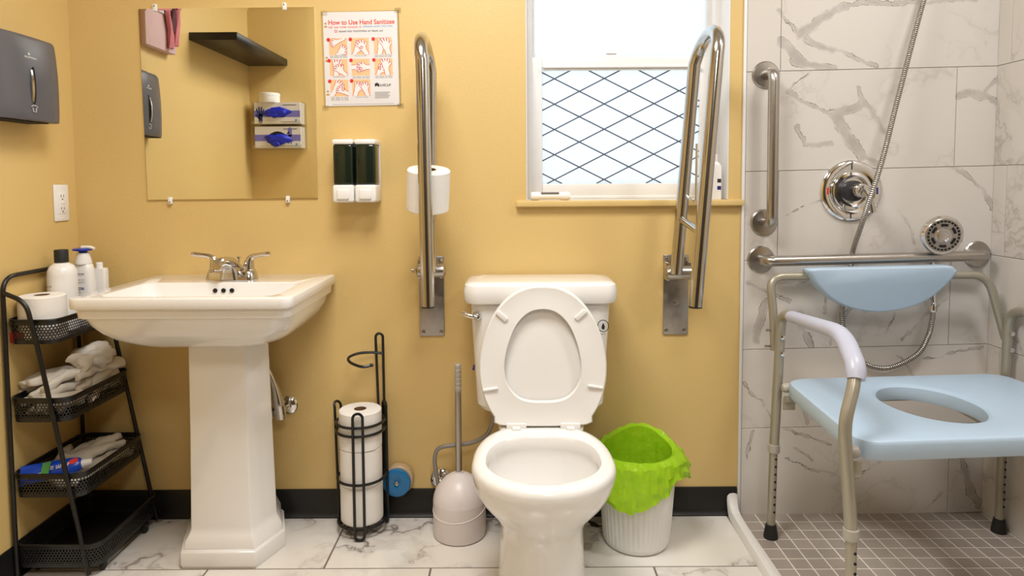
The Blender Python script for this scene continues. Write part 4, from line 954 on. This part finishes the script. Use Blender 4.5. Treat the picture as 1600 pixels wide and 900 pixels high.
# ================================================================== LEFT WALL
dp = thing('paper_towel_dispenser', 'grey paper towel dispenser on the left wall', 'dispenser', (XL, -.33, 1.266))
rings = []
for (z, ins, k) in ((1.266, .003, .955), (1.269, .0, .98), (1.30, 0, 1.0), (1.35, 0, 1.01), (1.40, 0, 1.0), (1.45, .0005, .965), (1.483, .0015, .925), (1.490, .003, .905), (1.494, .007, .87)):
    y1, y0 = -.178-ins, -.432+ins
    prf = [(0, y1), (.071*k, y1), (.080*k, y1-.003), (.0845*k, y1-.011), (.0865*k, y1-.04), (.089*k, y1-.08), (.0895*k, y1-.12), (.088*k, y1-.16), (.083*k, y1-.20), (.074*k, y0+.017), (.064*k, y0+.006), (.045*k, y0), (0, y0)]
    rings.append([Vector((XL+a_, b_, z)) for a_, b_ in prf])
body = G().loft(rings).build('cover', 'grey', dp, 30)
G().box((XL+.01, -.415, 1.2635), (XL+.07, -.215, 1.267)).build('outlet_slot', 'hole', dp, 0)
fxp = XL+.0905; cy_ = -.300
M = onleft(fxp-.0015, cy_, 1.360)
G().prism([(.008*math.cos(a)+0, .050*math.sin(a)) for a in [2*PI*i/24 for i in range(24)]], M @ Matrix.Translation((.003, 0, -.006)), .0085).build('window_slot', 'hole', dp, 0)
G().tube(cr([(fxp+.0005, cy_-.004, 1.315), (fxp+.004, cy_-.006, 1.34), (fxp+.004, cy_-.006, 1.375), (fxp+.0005, cy_-.004, 1.40)], 5), lambda t: .0028+.001*math.sin(PI*t), 10).build('slot_handle', 'chrome', dp)
scribble('logo_text', .046, .0050, Matrix.Translation((fxp-.002, cy_-.024, 1.432)) @ LWALL @ Matrix.Rotation(-.16, 4, 'X'), 'white', dp, 5, (9,))
G().prism([(-.004, 0), (.004, 0), (.002, .004), (-.002, .006)], Matrix.Translation((fxp-.003, cy_-.006, 1.441)) @ LWALL @ Matrix.Rotation(-.16, 4, 'X'), .0008).build('logo', 'white', dp, 0)
g = G(); g.tube([(fxp+.001, cy_-.012, 1.302), (fxp+.001, cy_-.004, 1.306), (fxp+.001, cy_+.006, 1.306), (fxp+.001, cy_+.014, 1.302)], .0008, 6); g.tube([(fxp+.001, cy_-.006, 1.300), (fxp+.001, cy_-.004, 1.289), (fxp+.001, cy_+.006, 1.289), (fxp+.001, cy_+.008, 1.300)], .0008, 6); g.build('hand_symbol', 'white', dp)
ou = thing('wall_outlet', 'white wall outlet plate on the left wall near the corner', 'outlet', (XL, -.077, 1.06))
OM = onleft(XL, -.077, 1.035)
G().box((-.033, -.056, 0), (.033, .056, .0055), .003, OM).build('cover_plate', 'plastic', ou)
rc = G().box((-.0165, -.0335, .004), (.0165, .0335, .0075), .0015, OM).build('receptacle', 'plastic', ou)
for z in (.019, -.019):
    for (a, h_) in ((-.0065, .009), (.006, .007)): G().box((a-.0011, z-h_/2+.002, .0073), (a+.0011, z+h_/2+.002, .0078), 0, OM).build('slot', 'hole', rc, 0)
    G().lathe([(.0024, 0), (.0024, .0005)], OM @ Vector((0, z-.008, .0073)), 'X', 10).build('ground_hole', 'hole', rc, 0)
G().box((-.009, -.0028, .007), (.009, .0028, .0088), .0008, OM).build('test_button', 'plastic', rc)
for z in (.048, -.048): G().lathe([(.003, 0), (.0025, .001)], OM @ Vector((0, z, .0055)), 'X', 12).build('screw', 'plastic', ou)
# ================================================================== CART
ct = thing('storage_cart', 'black four-tier perforated metal cart in the corner beside the sink', 'cart', (-1.27, -.19, 0))
NY, FY = -.345, -.028
lt = .0062; xl0 = -1.376
G().tube(fil([(xl0, NY, .012), (xl0, NY, .842), (xl0, FY-.01, .842), (xl0, FY-.01, .012)], .05, 8), lt, 12).build('wall_side_frame', 'black', ct)
G().tube(fil([(xl0, NY, .80), (-1.315, NY, .775), (-1.290, NY, .655), (-1.178, NY, .012)], .07, 10), lt, 12).build('slanted_leg', 'black', ct)
G().tube(fil([(xl0, FY-.01, .82), (-1.325, FY-.01, .80), (-1.272, FY-.01, .67), (-1.150, FY-.01, .012)], .07, 10), lt, 12).build('slanted_leg', 'black', ct)
def tray(zt, x1, y0, y1, h=.066):
    x0 = -1.383; cx_, cy = (x0+x1)/2, (y0+y1)/2; hx, hy_ = (x1-x0)/2, (y1-y0)/2
    g = G(); lo = rrect(cx_, cy, hx-.003, hy_-.003, .028, zt-h, 6); hi = rrect(cx_, cy, hx, hy_, .03, zt, 6); n = len(lo); L = [0]
    for a, b in zip(hi, hi[1:]+hi[:1]): L.append(L[-1]+(b-a).length)
    uvs = [((L[i], 0), (L[i+1], 0), (L[i+1], h), (L[i], h)) for i in range(n)]
    g.add(lo+hi, [(i, (i+1) % n, n+(i+1) % n, n+i) for i in range(n)], None, uvs)
    t = g.build('tray', 'perf', ct)
    G().loft([rrect(cx_, cy, hx-.003, hy_-.003, .028, zt-h, 6), rrect(cx_, cy, hx-.003, hy_-.003, .028, zt-h+.002, 6)]).build('tray_floor', 'black', t)
    G().tube(hi, .0028, 8, closed=True).build('rim_wire', 'black', t)
    return t
trays = [(.722, -1.248, NY+.010, -.04), (.506, -1.218, NY+.006, -.036), (.295, -1.184, NY+.004, -.034), (.098, -1.148, NY-.002, -.03)]
for z, x1, y0, y1 in trays: tray(z, x1, y0, y1)
for (x, y) in ((-1.165, -.30), (-1.155, -.10), (-1.35, -.30)):
    G().lathe([(.010, -.006), (.013, -.004), (.013, .004), (.010, .006)], (x, y, .0145), 'X', 16).build('caster_wheel', 'rubber', ct)
    G().box((x-.009, y-.009, .018), (x+.009, y+.009, .033), .002).build('caster_bracket', 'black', ct)
TF = lambda k: trays[k][0]-.066+.0022
# --- top tray
roll('toilet_roll', 'toilet roll standing in the top tray of the black cart', (-1.3215, -.272, TF(0)), .058, .124, .019, None)
pk = thing('red_packet', 'small red packet lying in the top tray under the toilet roll', 'packet', (-1.34, -.33, TF(0)))
G().box((-1.375, -.329, TF(0)), (-1.315, -.3262, TF(0)+.03), .001).build('packet_card', 'reddash', pk)
bt = thing('lotion_bottle', 'white bottle with a black cap in the top tray of the cart', 'bottle', (-1.332, -.168, TF(0)))
z0 = TF(0)
G().lathe([(.036, 0), (.039, .004), (.039, .165), (.0375, .180), (.031, .193), (.020, .201), (.016, .203), (.016, .207)], (-1.332, -.168, z0), 'Z', 36).build('bottle_body', 'plastic', bt)
G().lathe([(.0185, 0), (.0185, .035), (.0175, .037)], (-1.332, -.168, z0+.204), 'Z', 28).build('cap', 'rubber', bt)
scribble('label_text', .020, .0045, Matrix.Translation((-1.352, -.2080, z0+.135)) @ WALL @ Matrix.Rotation(-.3, 4, 'Y'), 'ink_grey', bt, 6, (6,))
pb = thing('pump_bottle', 'white lotion bottle with a blue and white pump in the top tray', 'bottle', (-1.316, -.092, z0))
px, py = -1.316, -.092
G().loft([rrect(px, py, a, b, min(a, b)*.9, z0+z, 5) for z, a, b in ((0, .034, .018), (.004, .036, .020), (.08, .036, .020), (.13, .0335, .019), (.17, .029, .018), (.186, .026, .017), (.192, .020, .016))]).build('bottle_body', 'plastic', pb)
G().lathe([(.0235, 0), (.0235, .006), (.018, .03), (.017, .034)], (px, py, z0+.190), 'Z', 24).build('pump_collar', 'plastic', pb)
g = G(); g.lathe([(.010, 0), (.012, .006), (.028, .010), (.029, .014), (.024, .016)], (px, py, z0+.222), 'Z', 24); g.build('pump_head', 'pump_blue', pb)
G().tube(cr([(px, py-.004, z0+.240), (px+.025, py-.006, z0+.241), (px+.040, py-.007, z0+.237)], 4), lambda t: .006-.002*t, 12).build('pump_nozzle', 'plastic', pb)
for k, (wd_, w2_, h2_, z_) in enumerate((((4,), .020, .005, .158), ((7,), .020, .0026, .142), ((7,), .020, .0026, .134), ((3,), .018, .008, .112), ((2,), .008, .004, .103), ((11,), .028, .0024, .094), ((11,), .028, .0024, .084), ((4,), .018, .007, .066))):
    scribble('label_text', w2_, h2_, Matrix.Translation((px-.006, py-.0208, z0+z_)) @ WALL, 'ink_blue' if k in (0, 3, 7) else 'ink_grey', pb, 20+k, wd_)
b2 = thing('square_bottle', 'plain white square bottle behind the pump bottle in the top tray', 'bottle', (-1.275, -.06, z0))
G().loft([rrect(-1.290, -.056, a, .013, .006, z0+z, 4) for z, a in ((0, .021), (.003, .0225), (.165, .0225), (.172, .020))]).build('bottle_body', 'plastic', b2)
G().lathe([(.010, 0), (.010, .016), (.008, .018)], (-1.290, -.056, z0+.172), 'Z', 16).build('cap', 'plastic', b2)
# --- gloves
def glove(label, c, yaw, pitch, sc, seed, m='glove', group=None, flat=.45, cuff=True):
    t = thing('disposable_glove', label, 'glove', c, group); rn = random.Random(seed)
    g = G(); S = lambda x, y, z: Vector((x*sc, y*sc, z*sc))
    for k, (y, l) in enumerate(((-.033, .070), (-.012, .082), (.010, .080), (.030, .064))):
        b = rn.uniform(-.012, .012); pts = cr([S(.03, y*.8, 0), S(.06, y, .004+b*.3), S(.06+l*.6, y*1.25, b), S(.06+l, y*1.4+rn.uniform(-.006, .006), b-.006)], 4)
        g.tube(pts, lambda q: (.0135-.0025*q)*sc, 10)
    g.tube(cr([S(-.01, .035, 0), S(.02, .060, .004), S(.055, .072, 0)], 4), lambda q: (.013-.003*q)*sc, 10)
    g.loft([[S(x, hw*math.cos(2*PI*i/16), th*math.sin(2*PI*i/16)) for i in range(16)] for x, hw, th in ((-.10, .046, .017), (-.06, .040, .014), (-.02, .044, .016), (.03, .043, .015), (.058, .038, .012))])
    o = remesh(g, 'glove_body', m, None, .0042*sc, 3, .006, 38); o.parent = t
    t.matrix_world = Matrix.Translation(c) @ Matrix.Rotation(yaw, 4, 'Z') @ Matrix.Rotation(pitch, 4, 'Y'); return t
z1 = TF(1)
gg = 'white gloves heaped in the second tray'
glove('white glove at the bottom of the heap in the second tray', (-1.296, -.158, z1+.026), -1.75, .05, 1.08, 1, group=gg)
glove('white glove in the middle of the heap in the second tray', (-1.300, -.168, z1+.060), -1.95, .02, 1.08, 2, group=gg)
glove('white glove with spread fingers on the heap in the second tray', (-1.298, -.162, z1+.094), -2.0, -.02, 1.08, 3, group=gg)
cf = thing('crumpled_glove', 'crumpled white glove with open cuff on top of the heap in the second tray', 'glove', (-1.28, -.13, z1+.12))
g = G(); 
def crump(c, R, seed, sq=(1, 1, 1)):
    vs = []; fs = []; nu, nv = 28, 16
    for j in range(nv+1):
        th = PI*j/nv
        for i in range(nu):
            ph = 2*PI*i/nu; d = Vector((math.sin(th)*math.cos(ph), math.sin(th)*math.sin(ph), math.cos(th)))
            r = R*(1+.35*noise.noise(d*1.6+Vector((seed, 0, 0)))+.22*noise.noise(d*3.7+Vector((0, seed, 0))))
            vs.append(Vector(c)+Vector((d.x*sq[0], d.y*sq[1], d.z*sq[2]))*r)
    for j in range(nv):
        for i in range(nu): k = (i+1) % nu; fs.append((j*nu+i, j*nu+k, (j+1)*nu+k, (j+1)*nu+i))
    return vs, fs
g.add(*crump((-1.276, -.125, z1+.131), .054, 3.3, (1.0, 1.15, .62))); g.build('glove_body', 'glove', cf, 80)
g = G(); rr = [[Vector((-1.262+r*math.cos(2*PI*i/26)+dx_, -.19+.022*math.sin(2*PI*i/13)*q-.018*q, z1+.128+r*.8*math.sin(2*PI*i/26)+.004*math.sin(i)*q)) for i in range(26)] for (q, r, dx_) in ((0, .022, .0), (.5, .030, .0), (1, .035, -.003), (.9, .031, -.003), (.4, .022, 0))]
g.loft(rr, True, True); g.build('open_cuff', 'glove', cf, 80)
fg = thing('rolled_glove', 'rolled white glove finger leaning to the far right of the second tray', 'glove', (-1.25, -.07, z1))
G().tube(cr([(-1.262, -.20, z1+.045), (-1.252, -.14, z1+.062), (-1.246, -.085, z1+.082), (-1.240, -.052, z1+.088)], 5), lambda t: .018+.003*math.sin(t*7), 14).build('glove_body', 'glove', fg)
pr_ = thing('paper_tube', 'white paper tube with a brown core lying at the front of the second tray', 'paper roll', (-1.30, -.31, z1))
def lying(a, b, R, rh, parent):
    a, b = Vector(a), Vector(b); d = (b-a); M = d.to_track_quat('Z', 'Y').to_matrix().to_4x4()
    G().lathe([(rh, 0), (R, 0), (R, d.length), (rh, d.length), (rh, 0)], a, 'Z', 28, M, False).build('paper', 'paper', parent)
    G().lathe([(rh+.0002, -.0005), (rh-.0015, -.0005), (rh-.0015, d.length), (rh+.0002, d.length)], a, 'Z', 20, M, False).build('cardboard_core', 'card', parent)
    G().lathe([(.0002, .012), (rh-.001, .012)], a, 'Z', 20, M, True).build('core_end', 'card', parent)
lying((-1.318, -.322, z1+.040), (-1.236, -.245, z1+.040), .021, .0135, pr_)
g2 = TF(2)
glove('flattened white glove lying along the third tray behind the blue tube', (-1.305, -.20, g2+.048), 1.25, -.10, 1.05, 11, group='gloves in the third tray')
glove('white glove lying under the blue tube in the third tray', (-1.262, -.20, g2+.022), 1.45, -.02, 1.0, 12, group='gloves in the third tray')
# blue tube (wipes / paste) in third tray
tp = thing('toothpaste_tube', 'blue printed tube with a white cap lying in the third tray', 'tube', (-1.28, -.29, g2))
A = Vector((-1.372, -.322, g2+.050)); B = Vector((-1.232, -.262, g2+.062)); ax = (B-A).normalized(); L_ = (B-A).length
up = (Vector((.15, -.75, .62))-ax*ax.dot(Vector((.15, -.75, .62)))).normalized(); sd2 = up.cross(ax)
TMx = Matrix((ax, up.cross(ax)*-1, up)).transposed().to_4x4(); 
yv = up.cross(ax); TMx = Matrix.Translation(A) @ Matrix((ax, yv, up)).transposed().to_4x4()
secs = []
for (x, hw, th) in ((0, .028, .0015), (.02, .0278, .005), (.07, .026, .011), (.12, .023, .0155), (L_-.012, .020, .0165), (L_-.004, .014, .012)):
    secs.append([TMx @ Vector((x, hw*math.cos(2*PI*i/24), th*math.sin(2*PI*i/24))) for i in range(24)])
G().loft(secs).build('tube_body', 'tubeblue', tp)
G().loft([[TMx @ Vector((x, r*math.cos(2*PI*i/18), r*math.sin(2*PI*i/18))) for i in range(18)] for x, r in ((L_-.005, .0125), (L_+.004, .0115), (L_+.020, .0095), (L_+.022, .007))]).build('cap', 'plastic', tp)
MF = TMx @ Matrix.Translation((0, 0, .0155))
scribble('tube_lettering', .050, .0105, TMx @ Matrix.Translation((.072, -.006, .0172)) @ Matrix.Rotation(-.05, 4, 'Y'), 'white', tp, 31, (2, 6))
scribble('tube_lettering', .036, .010, TMx @ Matrix.Translation((.018, -.017, .0105)) @ Matrix.Rotation(-.12, 4, 'Y'), 'white', tp, 32, (6,))
G().prism([(.130+.012*math.cos(t)+.004*math.sin(t), .006+.008*math.sin(t)) for t in [2*PI*i/18 for i in range(18)]], TMx @ Matrix.Translation((0, 0, .0158)), .001).build('red_emblem', 'ink_red', tp, 0)
G().prism([(.052, -.018), (.072, -.018), (.078, .018), (.058, .018)], TMx @ Matrix.Translation((0, 0, .0115)) @ Matrix.Rotation(-.10, 4, 'Y'), .001).build('green_band', 'greenprint', tp, 0)
# ================================================================== THINGS SEEN IN THE MIRROR
sf_ = thing('floating_shelf', 'black floating shelf on the left wall, seen in the mirror', 'shelf', (XL, -1.13, 1.71))
G().box((XL+.0005, -1.468, 1.711), (-1.182, -.813, 1.744), .001).build('shelf_board', 'black', sf_)
def glove_box(label, z, flip):
    t = thing('glove_box', label, 'box', (-1.213, -1.43, z), 'glove boxes seen in the mirror')
    x0, x1, y0, y1 = -1.334, -1.096, -1.462, -1.386
    G().box((x0, y0, z), (x1, y1, z+.110), .001).build('carton', 'sheet', t, 0)
    M = onfront(x0, y1+.0004, z); W2 = x1-x0    # local x runs to -x : mirrored reading
    M = onfront(x1, y1+.0004, z)
    fxx = (lambda x: x) if not flip else (lambda x: W2-x)
    G().prism(rect(0, .035, W2, .068) , M, .0003).build('violet_band', 'violet', t, 0)
    oval = [(.06+.12*(i/12), .055+.030*math.sin(PI*i/12)) for i in range(13)]+[(.18-.12*(i/12), .048-(.0 if flip else -.008)*1+.0*i-(.020 if flip else -.012)*math.sin(PI*i/12)) for i in range(1, 12)]
    G().prism([(a, b) for a, b in oval], M @ Matrix.Translation((0, 0, .0003)), .001).build('opening', 'hole', t, 0)
    g = G(); vv, ff = crump((0, 0, 0), 1, 5.1 if flip else 2.2, (.062, .028, .014)); Mg = M @ Matrix.Translation((.12, .058 if not flip else .045, .001)); g.add([Mg @ v for v in vv], ff); g.build('blue_glove', 'gloveblue', t, 80)
    if flip:
        vv, ff = crump((0, 0, 0), 1, 7.7, (.026, .018, .012)); Mg = M @ Matrix.Translation((.125, .022, .002)); G().add([Mg @ v for v in vv], ff).build('blue_glove', 'gloveblue', t, 80)
    # printed hand
    hxx = .205 if not flip else .055; g = G(); s = 1 if not flip else -1; zb = .012 if not flip else .095
    hm = [(hxx, zb, hxx, zb+s*.03, .010)]+[(hxx+d, zb+s*.03, hxx+d*1.9, zb+s*(.03+l), .0035) for d, l in ((-.009, .03), (-.003, .042), (.004, .042), (.010, .034))]+[(hxx+.006*(1 if not flip else 1), zb+s*.016, hxx+.022, zb+s*.034, .004)]
    for c in hm: g.prism(capsule(c[0], c[1], c[2], c[3], c[4]), M @ Matrix.Translation((0, 0, .0006)), .0006)
    g.build('printed_hand', 'violet' if flip else 'ink_blue', t, 0)
    G().prism(rect(.018, .095, .09, .099), M, .0004).build('print_line', 'ink_grey', t, 0)
    G().prism(rect(.018, .008, .10, .011), M, .0004).build('print_line', 'ink_grey', t, 0)
    G().prism([(.022+.006*math.cos(2*PI*i/14), .018+.006*math.sin(2*PI*i/14)) for i in range(14)], M, .0004).build('blue_dot', 'ink_sky', t, 0)
    return t
glove_box('upper box of blue gloves, seen in the mirror', 1.400, False)
glove_box('lower box of blue gloves, seen in the mirror', 1.276, True)
rk = thing('glove_box_holder', 'clear acrylic holder around the glove boxes, seen in the mirror', 'holder', (-1.213, -1.47, 1.27))
for z in (1.270, 1.3945): G().box((-1.345, -1.4695, z), (-1.086, -1.376, z+.004), .001).build('ledge', 'clear', rk, 0)
for x in (-1.345, -1.089): G().box((x, -1.4695, 1.274), (x+.003, -1.376, 1.515), .0005).build('side', 'clear', rk, 0)
for z in (1.274, 1.3985): G().box((-1.342, -1.379, z), (-1.089, -1.376, z+.016), .0005).build('front_lip', 'clear', rk, 0)
tbn = thing('white_tub', 'round white lidded tub on top of the glove boxes, seen in the mirror', 'tub', (-1.262, -1.425, 1.511))
G().lathe([(.050, 0), (.052, .004), (.052, .034)], (-1.262, -1.413, 1.5102), 'Z', 32).build('tub_body', 'plastic', tbn)
G().lathe([(.0535, .034), (.0535, .046), (.050, .05)], (-1.262, -1.413, 1.5102), 'Z', 32).build('lid', 'plastic', tbn)
pk2 = thing('pink_wall_box', 'pink cloth-draped shadow box on the left wall, seen in the mirror', 'wall decor', (XL, -.55, 1.6))
G().box((XL+.0005, -.625, 1.612), (XL+.035, -.40, 1.90), .002).build('backing_box', 'palepink', pk2)
G().box((XL+.035, -.535, 1.752), (XL+.041, -.47, 1.775), .001).build('white_strip', 'sheet', pk2)
def drape(y, w, z0, z1, m, x, seed):
    secs = []
    for k in range(14):
        t = k/13; z = z1+(z0-z1)*t; c = y+.012*math.sin(t*5+seed); ww = w*(.7+.4*abs(math.sin(t*4+seed)))
        secs.append([Vector((XL+x+.008*math.sin(a)+.004*math.sin(3*a+t*9), c+ww*math.cos(a), z)) for a in [2*PI*i/16 for i in range(16)]])
    G().loft(secs).build('draped_cloth', m, pk2, 80)
drape(-.55, .014, 1.625, 1.86, 'pink', .047, .4); drape(-.52, .05, 1.785, 1.89, 'pink', .045, 4.0); drape(-.575, .018, 1.69, 1.88, 'maroon', .046, 1.6); drape(-.605, .014, 1.64, 1.88, 'pink', .05, 2.7); drape(-.46, .03, 1.80, 1.89, 'pink', .046, 3.0)
# ceiling lamp fixtures; the last one is added for the camera-side fill
E_ = NT('lamp_diffuser'); E_.set(color=E_.mix(E_.noise(E_.pos(), 8).outputs[0], (.9, .87, .8, 1), (.95, .92, .86, 1)), rough=.5)
E_.b.inputs['Emission Color'].default_value = (1, .9, .77, 1); E_.b.inputs['Emission Strength'].default_value = 1.0; MT['lampd'] = E_.m
for (x, y, r, lab) in ((-.22, -1.05, .33, 'round ceiling lamp over the room'), (1.22, -.95, .11, 'small round ceiling lamp over the shower'), (.30, -2.55, .25, 'added round fill lamp on the ceiling behind the camera')):
    t = thing('ceiling_lamp', lab, 'lamp', (x, y, ZC))
    G().lathe([(r+.02, 0), (r+.02, .03), (r, .045)], (x, y, ZC), '-Z', 40).build('lamp_base', 'vinyl', t)
    G().lathe([(r, .03), (r*.95, .045), (r*.6, .052), (.01, .053)], (x, y, ZC), '-Z', 40).build('diffuser', 'lampd', t)
